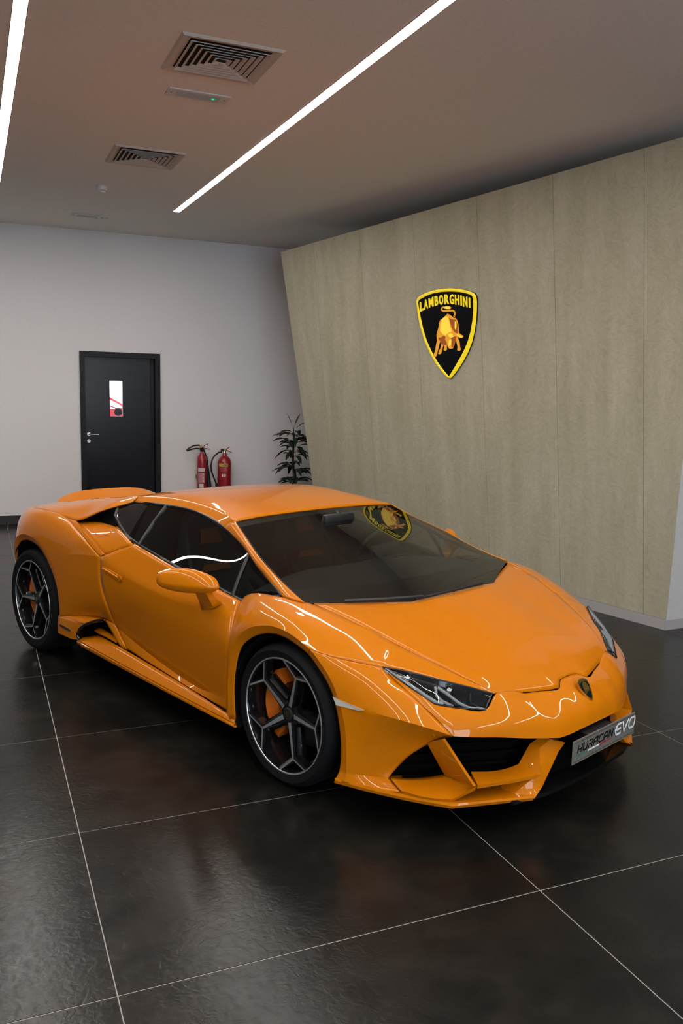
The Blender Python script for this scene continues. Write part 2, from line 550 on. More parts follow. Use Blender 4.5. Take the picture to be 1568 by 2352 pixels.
OUTER = [(2.7579, 2.6814), (2.7541, 2.7016), (2.7281, 2.7148), (2.6456, 2.7413), (2.5391, 2.7587), (2.4049, 2.7681), (2.2557, 2.7627), (2.1306, 2.7463), (2.037, 2.7243), (1.9637, 2.7016), (1.9369, 2.685), (1.9227, 2.6588), (1.9195, 2.6177), (1.9245, 2.5422), (1.9385, 2.454), (1.9642, 2.3592), (2.0023, 2.2638), (2.0596, 2.174), (2.132, 2.0896), (2.2153, 2.0103), (2.2889, 1.9496), (2.3152, 1.9339), (2.3404, 1.9359), (2.3603, 1.9427), (2.4381, 2.0044), (2.526, 2.0877), (2.6028, 2.1926), (2.669, 2.3051), (2.7136, 2.4243), (2.7469, 2.5502)]
INNER = [(2.7288, 2.6657), (2.7231, 2.6824), (2.7029, 2.6926), (2.6158, 2.7155), (2.5097, 2.7345), (2.3867, 2.7397), (2.2576, 2.7337), (2.1323, 2.7189), (2.0479, 2.6997), (1.9926, 2.6829), (1.9704, 2.6654), (1.9657, 2.6335), (1.9706, 2.5449), (1.9868, 2.4564), (2.0156, 2.3613), (2.0587, 2.272), (2.1164, 2.1884), (2.1791, 2.1168), (2.2533, 2.0374), (2.3341, 1.9543), (2.4016, 2.0111), (2.4839, 2.0906), (2.5607, 2.1882), (2.6268, 2.2968), (2.6717, 2.4087), (2.7048, 2.5341)]
BULL = [(2.3104, 2.5356), (2.2716, 2.5203), (2.2338, 2.4952), (2.2047, 2.4904), (2.182, 2.4631), (2.1716, 2.4266), (2.1677, 2.3806), (2.1693, 2.3544), (2.1413, 2.337), (2.1082, 2.3246), (2.1237, 2.3068), (2.1576, 2.308), (2.1955, 2.3258), (2.1823, 2.3023), (2.1649, 2.2688), (2.1624, 2.2291), (2.1524, 2.2025), (2.1647, 2.1915), (2.1987, 2.1956), (2.1917, 2.2299), (2.2039, 2.27), (2.212, 2.2967), (2.2284, 2.2707), (2.2458, 2.2314), (2.2597, 2.2151), (2.3018, 2.2128), (2.321, 2.2267), (2.3345, 2.2505), (2.3427, 2.234), (2.3425, 2.2071), (2.3584, 2.1953), (2.3856, 2.2), (2.388, 2.2095), (2.3714, 2.228), (2.3751, 2.2483), (2.3904, 2.2488), (2.4002, 2.2254), (2.4145, 2.1952), (2.4264, 2.1717), (2.4476, 2.164), (2.4677, 2.1726), (2.4503, 2.1995), (2.4278, 2.2261), (2.4149, 2.263), (2.4286, 2.2871), (2.4457, 2.2639), (2.462, 2.2236), (2.4794, 2.1831), (2.4954, 2.1491), (2.5203, 2.1372), (2.5427, 2.1466), (2.5307, 2.167), (2.5049, 2.2041), (2.4957, 2.2449), (2.4747, 2.2919), (2.478, 2.3463), (2.4632, 2.3796), (2.4454, 2.4125), (2.4354, 2.4524), (2.4147, 2.4848), (2.3626, 2.5054)]
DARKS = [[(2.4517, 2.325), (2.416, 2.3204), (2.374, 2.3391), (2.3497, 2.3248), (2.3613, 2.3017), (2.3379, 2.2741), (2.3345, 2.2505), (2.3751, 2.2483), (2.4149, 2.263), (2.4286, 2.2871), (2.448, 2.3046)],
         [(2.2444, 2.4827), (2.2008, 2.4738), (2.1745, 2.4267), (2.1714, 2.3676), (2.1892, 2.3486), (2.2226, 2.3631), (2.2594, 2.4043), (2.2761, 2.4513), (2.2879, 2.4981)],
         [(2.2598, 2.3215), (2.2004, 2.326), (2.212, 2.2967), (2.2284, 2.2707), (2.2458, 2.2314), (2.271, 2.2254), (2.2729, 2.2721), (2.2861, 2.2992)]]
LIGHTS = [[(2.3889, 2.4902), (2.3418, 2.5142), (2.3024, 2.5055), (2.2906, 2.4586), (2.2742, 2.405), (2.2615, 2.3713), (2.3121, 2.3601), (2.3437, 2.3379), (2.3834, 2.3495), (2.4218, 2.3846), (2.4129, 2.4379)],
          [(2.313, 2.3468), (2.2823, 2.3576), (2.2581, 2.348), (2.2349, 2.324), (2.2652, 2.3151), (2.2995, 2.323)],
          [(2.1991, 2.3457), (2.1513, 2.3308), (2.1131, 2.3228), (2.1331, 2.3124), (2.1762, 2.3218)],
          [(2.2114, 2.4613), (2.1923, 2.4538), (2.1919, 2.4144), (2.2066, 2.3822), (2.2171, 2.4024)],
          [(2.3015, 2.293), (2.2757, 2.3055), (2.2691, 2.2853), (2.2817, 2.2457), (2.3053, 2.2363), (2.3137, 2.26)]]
TAIL = [(2.2233, 2.5045), (2.2102, 2.5267), (2.2155, 2.5498), (2.2393, 2.561), (2.2987, 2.5613), (2.3687, 2.5635), (2.393, 2.5769), (2.3848, 2.593), (2.3561, 2.5998)]
TUFT = [(2.3612, 2.5981), (2.3256, 2.6057), (2.2811, 2.6016), (2.2554, 2.5869), (2.2729, 2.5762), (2.3174, 2.5789), (2.3519, 2.5876)]
sign = empty('wall_sign', W3(2.335, 1.935, 0.0))
tag(sign, 'illuminated black and yellow shield sign with a golden bull on the plastered wall', 'sign')
SIGN_INV = Matrix.Translation(-sign.location)
def sgn(o):
    o.data.transform(SIGN_INV); o.parent = sign; return o
ctr = (2.335, 2.38)
back = [(ctr[0] + (b - ctr[0]) * 1.0, ctr[1] + (u - ctr[1]) * 1.0) for b, u in OUTER]
sgn(face_poly('sign_case', back, 0.001, 0.014, M['sign_black'], None))
# yellow border ring
def resample(p, n):
    P = [Vector((*q, 0)) for q in p] + [Vector((*p[0], 0))]
    L = [0]
    for a, b in zip(P[:-1], P[1:]): L.append(L[-1] + (b - a).length)
    out = []
    for k in range(n):
        t = L[-1] * k / n
        i = max(j for j in range(len(L) - 1) if L[j] <= t + 1e-9)
        out.append(P[i].lerp(P[i + 1], (t - L[i]) / max(1e-9, L[i + 1] - L[i])))
    return [(v.x, v.y) for v in out]
def radial(p, n, c):
    """sample closed outline p by angle about c"""
    out = []
    for k in range(n):
        a = 2 * math.pi * k / n
        d = (math.cos(a), math.sin(a)); best = None
        for (x0, y0), (x1, y1) in zip(p, p[1:] + p[:1]):
            ex, ey = x1 - x0, y1 - y0
            den = d[0] * ey - d[1] * ex
            if abs(den) < 1e-12: continue
            t = ((x0 - c[0]) * ey - (y0 - c[1]) * ex) / den
            s = ((x0 - c[0]) * d[1] - (y0 - c[1]) * d[0]) / den
            if t > 0 and -1e-6 <= s <= 1 + 1e-6 and (best is None or t > best): best = t
        out.append((c[0] + d[0] * best, c[1] + d[1] * best))
    return out
NR = 120
ro, ri = radial(OUTER, NR, ctr), radial(INNER, NR, ctr)
vs = [W3(b, u, 0.0145) for b, u in ro] + [W3(b, u, 0.0215) for b, u in [(x + (y - x) * 0.25, z + (w_ - z) * 0.25) for (x, z), (y, w_) in zip(ro, ri)]] + \
     [W3(b, u, 0.0215) for b, u in [(x + (y - x) * 0.8, z + (w_ - z) * 0.8) for (x, z), (y, w_) in zip(ro, ri)]] + [W3(b, u, 0.016) for b, u in ri]
fs = []
for r_ in range(3):
    for k in range(NR):
        fs.append((r_ * NR + k, r_ * NR + (k + 1) % NR, (r_ + 1) * NR + (k + 1) % NR, (r_ + 1) * NR + k))
sgn(obj('border', vs, fs, M['sign_yellow'], None, True, 50))
sgn(face_poly('face', INNER, 0.014, 0.0158, M['sign_black'], None))
bull = sgn(face_poly('bull', BULL, 0.0155, 0.021, M['sign_gold'], None))
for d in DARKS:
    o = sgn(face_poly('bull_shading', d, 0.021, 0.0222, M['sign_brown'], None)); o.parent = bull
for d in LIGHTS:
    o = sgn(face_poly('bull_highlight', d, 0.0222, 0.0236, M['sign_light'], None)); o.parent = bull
o = sgn(tube('bull_tail', [W3(b, u, 0.018) for b, u in TAIL], 0.009, M['sign_gold'], None, 6)); o.parent = bull
o = sgn(face_poly('tail_tuft', TUFT, 0.017, 0.0225, M['sign_light'], None)); o.parent = bull
LET = [('L', 2.6714, 2.6312, 0.062, 0.0884, 20), ('A', 2.6107, 2.6459, 0.060, 0.092, 15), ('M', 2.5335, 2.6590, 0.072, 0.0891, 11), ('B', 2.4575, 2.6680, 0.052, 0.0890, 7), ('O', 2.39, 2.6716, 0.060, 0.0900, 4), ('R', 2.3128, 2.6721, 0.064, 0.0900, 0), ('G', 2.2424, 2.6665, 0.062, 0.0900, -4), ('H', 2.1724, 2.6571, 0.056, 0.0900, -7), ('I', 2.1186, 2.6465, 0.018, 0.0900, -9), ('N', 2.0662, 2.6323, 0.060, 0.0920, -11), ('I', 2.0103, 2.6193, 0.018, 0.0920, -13)]
for ch, b, u, w_, h_, rot in LET:
    fr_ = Matrix((-BV, UV, NV)).transposed().to_4x4(); fr_.translation = W3(b, u - 0.004, 0.0157)
    sk = Matrix.Identity(4); sk[1][0] = math.tan(math.radians(rot * 0.8))
    o = text_mesh(ch, 'letter', M['sign_light'] if False else M['sign_yellow'], None, 1.0, 0.006, 0.0, None, w_ * 0.93, h_, 0.028)
    for v in o.data.vertices: v.co.z = 0.0 if v.co.z < 0 else 0.007
    o.data.transform(fr_ @ sk)
    sgn(o)

# ================================================================== CEILING THINGS
def strip_light(x_far, y_far, x_near, y_near, label):
    root = empty('strip_light', ((x_far + x_near) / 2, (y_far + y_near) / 2, ZC))
    L = math.hypot(x_far - x_near, y_far - y_near)
    root.rotation_euler = (0, 0, math.atan2(-(x_far - x_near), y_far - y_near))
    h = 0.034
    obj('diffuser', [(-h, -L / 2, -0.004), (h, -L / 2, -0.004), (h, L / 2, -0.004), (-h, L / 2, -0.004)], [(0, 1, 2, 3)][::-1] if False else [(3, 2, 1, 0)], M['strip'], root)
    bm = bmesh.new()
    bm_box(bm, -h - 0.006, -h, -L / 2 - 0.006, L / 2 + 0.006, -0.006, -0.0005)
    bm_box(bm, h, h + 0.006, -L / 2 - 0.006, L / 2 + 0.006, -0.006, -0.0005)
    bm_box(bm, -h, h, L / 2, L / 2 + 0.006, -0.006, -0.0005)
    bm_box(bm, -h, h, -L / 2 - 0.006, -L / 2, -0.006, -0.0005)
    from_bm('trim_frame', bm, M['vent'], root)
    tag(root, label, 'ceiling light', 'recessed linear ceiling lights')
strip_light(0.015, 5.925, 0.165, -6.0, 'long white linear light crossing the ceiling towards the bull sign')
strip_light(1.93, -0.55, 1.97, -8.0, 'short linear ceiling light mirrored in the painted nose of the car')
strip_light(3.79, -0.55, 3.82, -8.0, 'short linear ceiling light farthest to the right, mirrored in the car nose')
strip_light(-3.69, 5.925, -3.65, -6.0, 'linear ceiling light farthest from the plastered wall')
strip_light(-1.840, 5.925, -1.79, -6.0, 'long white linear light at the left edge of the ceiling')

def vent(x0, x1, y0, y1, label):
    cx, cy = (x0 + x1) / 2, (y0 + y1) / 2
    root = empty('air_vent', (cx, cy, ZC)); s = (x1 - x0) / 2
    tag(root, label, 'air vent', 'square ceiling air diffusers')
    obj('duct', [(-.24, -.24, -.002), (.24, -.24, -.002), (.24, .24, -.002), (-.24, .24, -.002)], [(3, 2, 1, 0)], M['ventdark'], root)
    def ring(ro_, ri_, zo, zi, t, name):
        vs = []
        for (r_, z_) in ((ro_, zo), (ri_, zi), (ri_, zi + t), (ro_, zo + t)):
            vs += [(-r_, -r_, z_), (r_, -r_, z_), (r_, r_, z_), (-r_, r_, z_)]
        fs = []
        for a in range(4):
            for k in range(4):
                fs.append((a * 4 + k, a * 4 + (k + 1) % 4, ((a + 1) % 4) * 4 + (k + 1) % 4, ((a + 1) % 4) * 4 + k))
        bm = bmesh.new(); bv = [bm.verts.new(v) for v in vs]
        for f in fs: bm.faces.new([bv[i] for i in f])
        return from_bm(name, bm, M['vent'], root)
    ring(s, s - 0.012, -0.001, -0.014, 0.001, 'frame')
    ring(s - 0.012, s - 0.06, -0.014, -0.004, 0.002, 'frame')
    r_ = s - 0.062
    for k in range(6):
        ring(r_ - 0.020, r_, -0.009, -0.020, 0.0025, 'louvre')
        r_ -= 0.037
    bm = bmesh.new(); bm_box(bm, -r_, r_, -r_, r_, -0.030, -0.024); from_bm('centre_plate', bm, M['vent'], root)
vent(-1.0, -0.405, 1.10, 1.695, 'larger square white air vent on the ceiling above the long light')
vent(-1.0, -0.415, 3.51, 4.10, 'farther square white air vent nearer the smoke detector')

def exit_led(x0, x1, y0, y1, label):
    root = empty('emergency_light', ((x0 + x1) / 2, (y0 + y1) / 2, ZC))
    w2, h2 = (x1 - x0) / 2, (y1 - y0) / 2
    box('bezel', -w2, w2, -h2, h2, -0.010, -0.0005, M['white_plastic'], root, 0.003, 1)
    box('lens', -w2 + 0.062, w2 - 0.062, -h2 + 0.028, h2 - 0.028, -0.0125, -0.0095, M['diffuser'], root, 0.002, 1)
    box('indicator', w2 - 0.115, w2 - 0.095, -0.012, 0.012, -0.0145, -0.012, M['led_green'], root, 0.002, 1)
    for sx in (-1, 1):
        revolve('screw', [(0.0, -0.0115), (0.005, -0.0115), (0.005, -0.0095)], M['darkmetal'], root, 10, 'z', (sx * (w2 - 0.028), 0, 0))
    tag(root, label, 'emergency light', 'recessed emergency lights')
exit_led(-0.883, -0.472, 1.995, 2.148, 'recessed emergency light with green indicator beside the larger air vent')
exit_led(-1.017, -0.604, 6.60, 6.75, 'recessed emergency light close to the back wall')
sd = revolve('smoke_detector', [(0.0, -0.062), (0.022, -0.062), (0.030, -0.05), (0.046, -0.044), (0.050, -0.030), (0.050, -0.010), (0.056, -0.008), (0.056, -0.0004), (0.0, -0.0004)], M['white_plastic'], None, 28)
sd.location = (-0.888, 5.077, ZC)
tag(sd, 'small round white smoke detector on the ceiling', 'smoke detector')

# ================================================================== DOOR IN THE BACK WALL
fw = 0.062
bm = bmesh.new()
bm_box(bm, DX0, DX0 + fw, YB - 0.022, YB + 0.16, 0, DZ1)
bm_box(bm, DX1 - fw, DX1, YB - 0.022, YB + 0.16, 0, DZ1)
bm_box(bm, DX1 - fw - 0.045, DX1 - fw, YB + 0.085, YB + 0.099, 0, DZ1 - fw)
bm_box(bm, DX0 + fw, DX1 - fw, YB - 0.022, YB + 0.16, DZ1 - fw, DZ1)
d1 = tag(from_bm('door_1', bm, M['frame']), kind='structure')
LX0, LX1, LZ1 = DX0 + fw, DX1 - fw, DZ1 - fw
bm = bmesh.new()
for q in ((0.012, 0.006), ):
    bm_box(bm, DX0 - 0.004, DX0 + 0.018, YB - 0.030, YB - 0.021, 0, DZ1 + 0.004)
    bm_box(bm, DX1 - 0.018, DX1 + 0.004, YB - 0.030, YB - 0.021, 0, DZ1 + 0.004)
    bm_box(bm, DX0 + 0.018, DX1 - 0.018, YB - 0.030, YB - 0.021, DZ1 - 0.014, DZ1 + 0.004)
from_bm('architrave', bm, M['frame'], d1)
# leaf with a vision panel opening
VX0, VX1, VZ0, VZ1 = -0.475, -0.292, 1.365, 1.843
yl0, yl1 = YB + 0.10, YB + 0.145
bm = bmesh.new()
bm_box(bm, LX0, VX0, yl0, yl1, 0.002, LZ1)
bm_box(bm, VX1, LX1, yl0, yl1, 0.002, LZ1)
bm_box(bm, VX0, VX1, yl0, yl1, 0.002, VZ0)
bm_box(bm, VX0, VX1, yl0, yl1, VZ1, LZ1)
bmesh.ops.remove_doubles(bm, verts=bm.verts, dist=1e-5)
from_bm('door_leaf', bm, M['door'], d1)
bm = bmesh.new()
bm_box(bm, VX0, VX0 + 0.008, yl0 - 0.004, yl1 + 0.004, VZ0, VZ1); bm_box(bm, VX1 - 0.008, VX1, yl0 - 0.004, yl1 + 0.004, VZ0, VZ1)
bm_box(bm, VX0, VX1, yl0 - 0.004, yl1 + 0.004, VZ0, VZ0 + 0.008); bm_box(bm, VX0, VX1, yl0 - 0.004, yl1 + 0.004, VZ1 - 0.008, VZ1)
from_bm('glazing_bead', bm, M['frame'], d1)
box('pane', VX0 + 0.008, VX1 - 0.008, yl0 + 0.018, yl0 + 0.024, VZ0 + 0.008, VZ1 - 0.008, M['pane'], d1)
hx = LX0 + 0.048
revolve('rose', [(0.0, -0.012), (0.022, -0.012), (0.026, -0.008), (0.026, 0.0)], M['steel'], d1, 20, 'y', (hx, yl0, 1.14))
tube('lever_handle', [(hx, yl0, 1.14), (hx, yl0 - 0.05, 1.14), (hx + 0.02, yl0 - 0.055, 1.14), (hx + 0.12, yl0 - 0.055, 1.138)], 0.009, M['steel'], d1, 8)
revolve('keyhole_escutcheon', [(0.0, -0.008), (0.022, -0.008), (0.025, -0.004), (0.025, 0.0)], M['steel'], d1, 20, 'y', (hx, yl0, 1.05))
# the workshop seen through the vision panel
wl = tag(box('workshop_daylight_panel', -3.0, 3.0, YB + 4.0, YB + 4.1, 0, ZC, M['sky_panel']), kind='structure')  # glowing panel standing in for the bright sky beyond the door
tag(box('floor_workshop', -3.0, 3.0, YB + 0.16, YB + 4.0, -0.1, -0.002, M['plinth']), kind='structure')
rc = empty('red_car_front', (-0.15, YB + 2.2, 0))
tag(rc, 'part of a red car seen through the small door window', 'car')
prism('body', [(0.9, 0, 0.0), (0.9, 0, 1.40), (0.30, 0, 1.44), (0.17, 0, 1.49), (-0.03, 0, 1.60), (-0.7, 0, 1.66), (-0.7, 0, 0.0)], (0, 0.9, 0), M['red_car'], rc)
revolve('wheel', [(0.0, -0.02), (0.045, -0.02), (0.058, 0.0), (0.058, 0.06)], M['rubber'], rc, 24, 'y', (0.105, -0.03, 1.365))
prism('windscreen', [(-0.04, 0, 1.565), (0.14, 0, 1.475), (0.17, 0, 1.43), (0.08, 0, 1.43), (-0.04, 0, 1.475)], (0, -0.012, 0), M['label_white'], rc)  # pale piece; window reflections are painted in as its flat colour
prism('headlamp', [(-0.02, 0, 1.45), (0.05, 0, 1.425), (0.06, 0, 1.405), (-0.02, 0, 1.41)], (0, -0.018, 0), M['white_plastic'], rc)

# ================================================================== FIRE EXTINGUISHERS
def ext_body(root, r, z0, zs, zt, mat):
    return revolve('cylinder', [(0.0, z0), (r * 0.9, z0), (r, z0 + 0.02), (r, zs), (r * 0.93, zs + (zt - zs) * 0.35), (r * 0.72, zs + (zt - zs) * 0.72), (r * 0.36, zt), (r * 0.30, zt + 0.03), (0, zt + 0.03)], mat, root, 32)
def curved_label(name, root, r, z0, z1, a0, a1, mat):
    n = 10; vs = []; fs = []
    for k in range(n + 1):
        a = math.radians(a0 + (a1 - a0) * k / n)
        vs += [(r * math.cos(a), r * math.sin(a), z0), (r * math.cos(a), r * math.sin(a), z1)]
    for k in range(n): fs.append((2 * k, 2 * k + 2, 2 * k + 3, 2 * k + 1))
    return obj(name, vs, fs, mat, root, True)
# CO2 extinguisher
e1 = empty('fire_extinguisher', (0.697, 7.50, 0.0))
tag(e1, 'slim red fire extinguisher with black horn hose bent out to the left', 'fire extinguisher', 'wall-side fire extinguishers')
ext_body(e1, 0.066, 0.05, 0.80, 0.90, M['ext_red'])
box('wall_bracket', -0.05, 0.05, 0.06, 0.145, 0.55, 0.60, M['darkmetal'], e1)
curved_label('label', e1, 0.0672, 0.655, 0.705, -150, -70, M['label_white'])
curved_label('label', e1, 0.0668, 0.50, 0.64, -150, -70, M['label_pink'])
for k in range(3):
    curved_label('pictogram', e1, 0.0674, 0.515 + 0.043 * k, 0.545 + 0.043 * k, -92, -78, M['label_white'])
curved_label('label', e1, 0.0676, 0.44, 0.492, -140, -85, M['label_white'])
revolve('valve', [(0.0, 0.92), (0.020, 0.92), (0.026, 0.935), (0.026, 0.975), (0.015, 0.985), (0, 0.985)], M['darkmetal'], e1, 16)
box('safety_tag', -0.03, 0.004, -0.022, 0.01, 0.972, 1.008, M['ext_yellow'], e1, 0.003)
tube('carry_handle', [(0.0, -0.01, 0.97), (0.03, -0.012, 1.0), (0.06, -0.014, 1.02), (0.082, -0.015, 1.024)], 0.006, M['ext_red'], e1, 6)
tube('squeeze_lever', [(0.0, -0.01, 0.975), (0.05, -0.014, 0.965), (0.105, -0.016, 0.952)], 0.006, M['ext_red'], e1, 6)
tube('hose', [(-0.01, 0, 0.955), (-0.07, -0.01, 0.965), (-0.13, -0.015, 0.958), (-0.205, -0.02, 0.934), (-0.215, -0.02, 0.938), (-0.17, -0.015, 0.975), (-0.11, -0.01, 1.003), (-0.04, 0.0, 1.008), (0.02, 0.02, 0.97), (0.05, 0.03, 0.90), (0.072, 0.035, 0.84)], 0.011, M['black'], e1, 8)
tube('horn', [(0.072, 0.035, 0.85), (0.082, 0.035, 0.74), (0.094, 0.035, 0.60), (0.105, 0.035, 0.44)], 0.02, M['black'], e1, 12, False, [0.014, 0.018, 0.026, 0.036])
# foam extinguisher
e2 = empty('fire_extinguisher', (1.008, 7.49, 0.0))
tag(e2, 'stout red fire extinguisher with yellow label and hose looping down its left side', 'fire extinguisher', 'wall-side fire extinguishers')
ext_body(e2, 0.094, 0.05, 0.77, 0.865, M['ext_red'])
box('wall_bracket', -0.06, 0.06, 0.088, 0.155, 0.5, 0.55, M['darkmetal'], e2)
curved_label('label', e2, 0.0952, 0.72, 0.765, -155, -75, M['ext_yellow'])
curved_label('label', e2, 0.0948, 0.55, 0.705, -150, -72, M['label_pink'] if False else M['ext_red'])
for k in range(2):
    curved_label('pictogram', e2, 0.0956, 0.585, 0.622, -128 + 20 * k, -114 + 20 * k, M['label_white'])
for k in range(4):
    curved_label('label_line', e2, 0.0954, 0.655 + 0.014 * k, 0.659 + 0.014 * k, -150, -80, M['label_pink'])
mt = text_mesh('FOAM', 'label_text', M['black'], e2, 0.03, 0.0004, 0, Matrix.Translation((-0.02, -0.0962, 0.7425)) @ Matrix.Rotation(math.pi / 2, 4, 'X'), 0.07, 0.026)
revolve('valve', [(0.0, 0.89), (0.022, 0.89), (0.024, 0.905), (0.020, 0.925), (0, 0.925)], M['steel'], e2, 16)
box('valve_block', -0.05, 0.02, -0.02, 0.02, 0.925, 0.958, M['black'], e2, 0.004)
box('safety_tag', -0.012, 0.012, -0.024, -0.02, 0.928, 0.955, M['ext_yellow'], e2, 0.001)
tube('carry_handle', [(0.01, -0.01, 0.945), (0.04, -0.012, 0.965), (0.068, -0.014, 0.985)], 0.006, M['ext_red'], e2, 6)
tube('squeeze_lever', [(0.01, -0.01, 0.94), (0.06, -0.014, 0.925), (0.095, -0.016, 0.905)], 0.006, M['ext_red'], e2, 6)
tube('hose', [(-0.04, 0, 0.915), (-0.09, -0.02, 0.91), (-0.15, -0.05, 0.87), (-0.19, -0.07, 0.82), (-0.208, -0.075, 0.74), (-0.20, -0.075, 0.66), (-0.17, -0.07, 0.58), (-0.14, -0.06, 0.52), (-0.125, -0.05, 0.47)], 0.011, M['black'], e2, 8)
tube('nozzle', [(-0.130, -0.055, 0.50), (-0.122, -0.048, 0.46), (-0.115, -0.045, 0.43)], 0.014, M['black'], e2, 10, False, [0.013, 0.018, 0.022])

# ================================================================== POTTED PLANT
plant = empty('potted_dracaena', (1.80, 6.92, 0.0))
tag(plant, 'dark leafy potted plant in the corner beside the plastered wall', 'plant')
revolve('pot', [(0.0, 0.0), (0.13, 0.0), (0.15, 0.02), (0.18, 0.34), (0.19, 0.36), (0.175, 0.36), (0.165, 0.33), (0.0, 0.33)], M['pot'], plant, 32)
revolve('soil', [(0.0, 0.332), (0.164, 0.332)], M['soil'], plant, 24)
tube('stem', [(0, 0, 0.32), (0.01, 0, 0.6), (-0.01, 0.01, 0.9), (0.0, 0, 1.12), (-0.012, 0, 1.28)], 0.016, M['stem'], plant, 8, False, [0.02, 0.018, 0.016, 0.012, 0.007])
tube('stem', [(0.04, 0.03, 0.32), (0.05, 0.03, 0.55), (0.035, 0.03, 0.72)], 0.014, M['stem'], plant, 8, False, [0.018, 0.014, 0.01])
def leaf(base, az, el, L, wd, droop):
    d = Vector((math.cos(az), math.sin(az), 0)); s = Vector((-math.sin(az), math.cos(az), 0))
    prof = [(0.0, 0.006), (0.10, 0.008), (0.24, 0.10), (0.38, 0.75), (0.56, 1.0), (0.76, 0.85), (0.92, 0.42), (1.0, 0.02)]
    vs = []; fs = []
    for t, wv in prof:
        h = math.sin(el) * L * t - droop * L * t * t
        c = Vector(base) + d * (math.cos(el) * L * t) + Vector((0, 0, h))
        ww = wd * wv / 2 if wv > 0.02 else wd * 0.08
        vs += [c + s * ww + Vector((0, 0, ww * 0.45)), c, c - s * ww + Vector((0, 0, ww * 0.45))]
    for k in range(len(prof) - 1):
        a = 3 * k
        fs += [(a, a + 1, a + 4, a + 3), (a + 1, a + 2, a + 5, a + 4)]
    o = obj('leaf', vs, fs, M['leaf'], plant, True)
    return o
rnd = random.Random(11)
crowns = [(0.56, 16, 0.26), (0.70, 17, 0.30), (0.93, 11, 0.26), (1.05, 14, 0.29), (1.15, 12, 0.30)]
for hz, cnt, L in crowns:
    for k in range(cnt):
        az = 2 * math.pi * k / cnt + rnd.uniform(-0.25, 0.25)
        leaf((rnd.uniform(-.01, .01), rnd.uniform(-.01, .01), hz + rnd.uniform(-0.05, 0.06)), az, rnd.uniform(0.25, 0.75), L * rnd.uniform(0.85, 1.2), rnd.uniform(0.062, 0.085), rnd.uniform(0.3, 0.75))
leaf((-0.012, 0, 1.27), math.radians(170), 1.15, 0.22, 0.07, 0.05)
leaf((-0.012, 0, 1.27), math.radians(5), 1.10, 0.21, 0.06, 0.0)
leaf((-0.01, 0, 1.24), math.radians(-20), 0.75, 0.22, 0.05, 0.2)
leaf((0, 0, 1.15), math.radians(178), 0.55, 0.36, 0.055, 0.5)

# ================================================================== THE CAR
car = empty('sports_car', (0, 0, 0), HEADING)
tag(car, 'bright orange low two-door sports car parked on the tiled showroom floor', 'car')
PAINT = M['paint']
LINER_V, LINER_F = [], []

def hrow(P, n, sharp=()):
    """interpolating spline through the points P (k,3), n steps per segment, corners kept at 'sharp'"""
    P = np.asarray(P, float); k = len(P)
    if k == 2:
        t = np.linspace(0, 1, n + 1)[:, None]
        return P[0] * (1 - t) + P[1] * t
    d = np.linalg.norm(P[1:] - P[:-1], axis=1)
    s = (P[1:] - P[:-1]) / np.maximum(d, 1e-9)[:, None]
    tin = np.zeros_like(P); tout = np.zeros_like(P)
    for i in range(1, k - 1):
        if i in sharp: continue
        d0, d1 = max(d[i - 1], 1e-9), max(d[i], 1e-9)
        m = (s[i - 1] * d1 + s[i] * d0) / (d0 + d1)
        tin[i] = m; tout[i] = m
    ends = {0, k - 1} | set(sharp)
    for i in ends:
        if i < k - 1:
            nx = i + 1
            tout[i] = s[i] if (nx in ends) else 1.5 * s[i] - 0.5 * tin[nx]
        if i > 0:
            pv = i - 1
            tin[i] = s[i - 1] if (pv in ends) else 1.5 * s[i - 1] - 0.5 * tout[pv]
    out = []
    for i in range(k - 1):
        for j in range(n):
            t = j / n
            h00 = 2 * t**3 - 3 * t**2 + 1; h10 = t**3 - 2 * t**2 + t; h01 = -2 * t**3 + 3 * t**2; h11 = t**3 - t**2
            out.append(h00 * P[i] + h10 * d[i] * tout[i] + h01 * P[i + 1] + h11 * d[i] * tin[i + 1])
    out.append(P[-1])
    return np.array(out)

def grid(G, nr, nc, srow=(), scol=()):
    G = np.asarray(G, float)
    A = np.array([hrow(r, nc, scol) for r in G])
    return np.array([hrow(A[:, j], nr, srow) for j in range(A.shape[1])]).transpose(1, 0, 2)

def mirror_half(G, scol=()):
    G = np.asarray(G, float); L = G[:, :0:-1].copy(); L[:, :, 1] *= -1
    n = G.shape[1] - 1
    return np.concatenate([L, G], axis=1), tuple(n - c for c in scol) + tuple(n + c for c in scol)

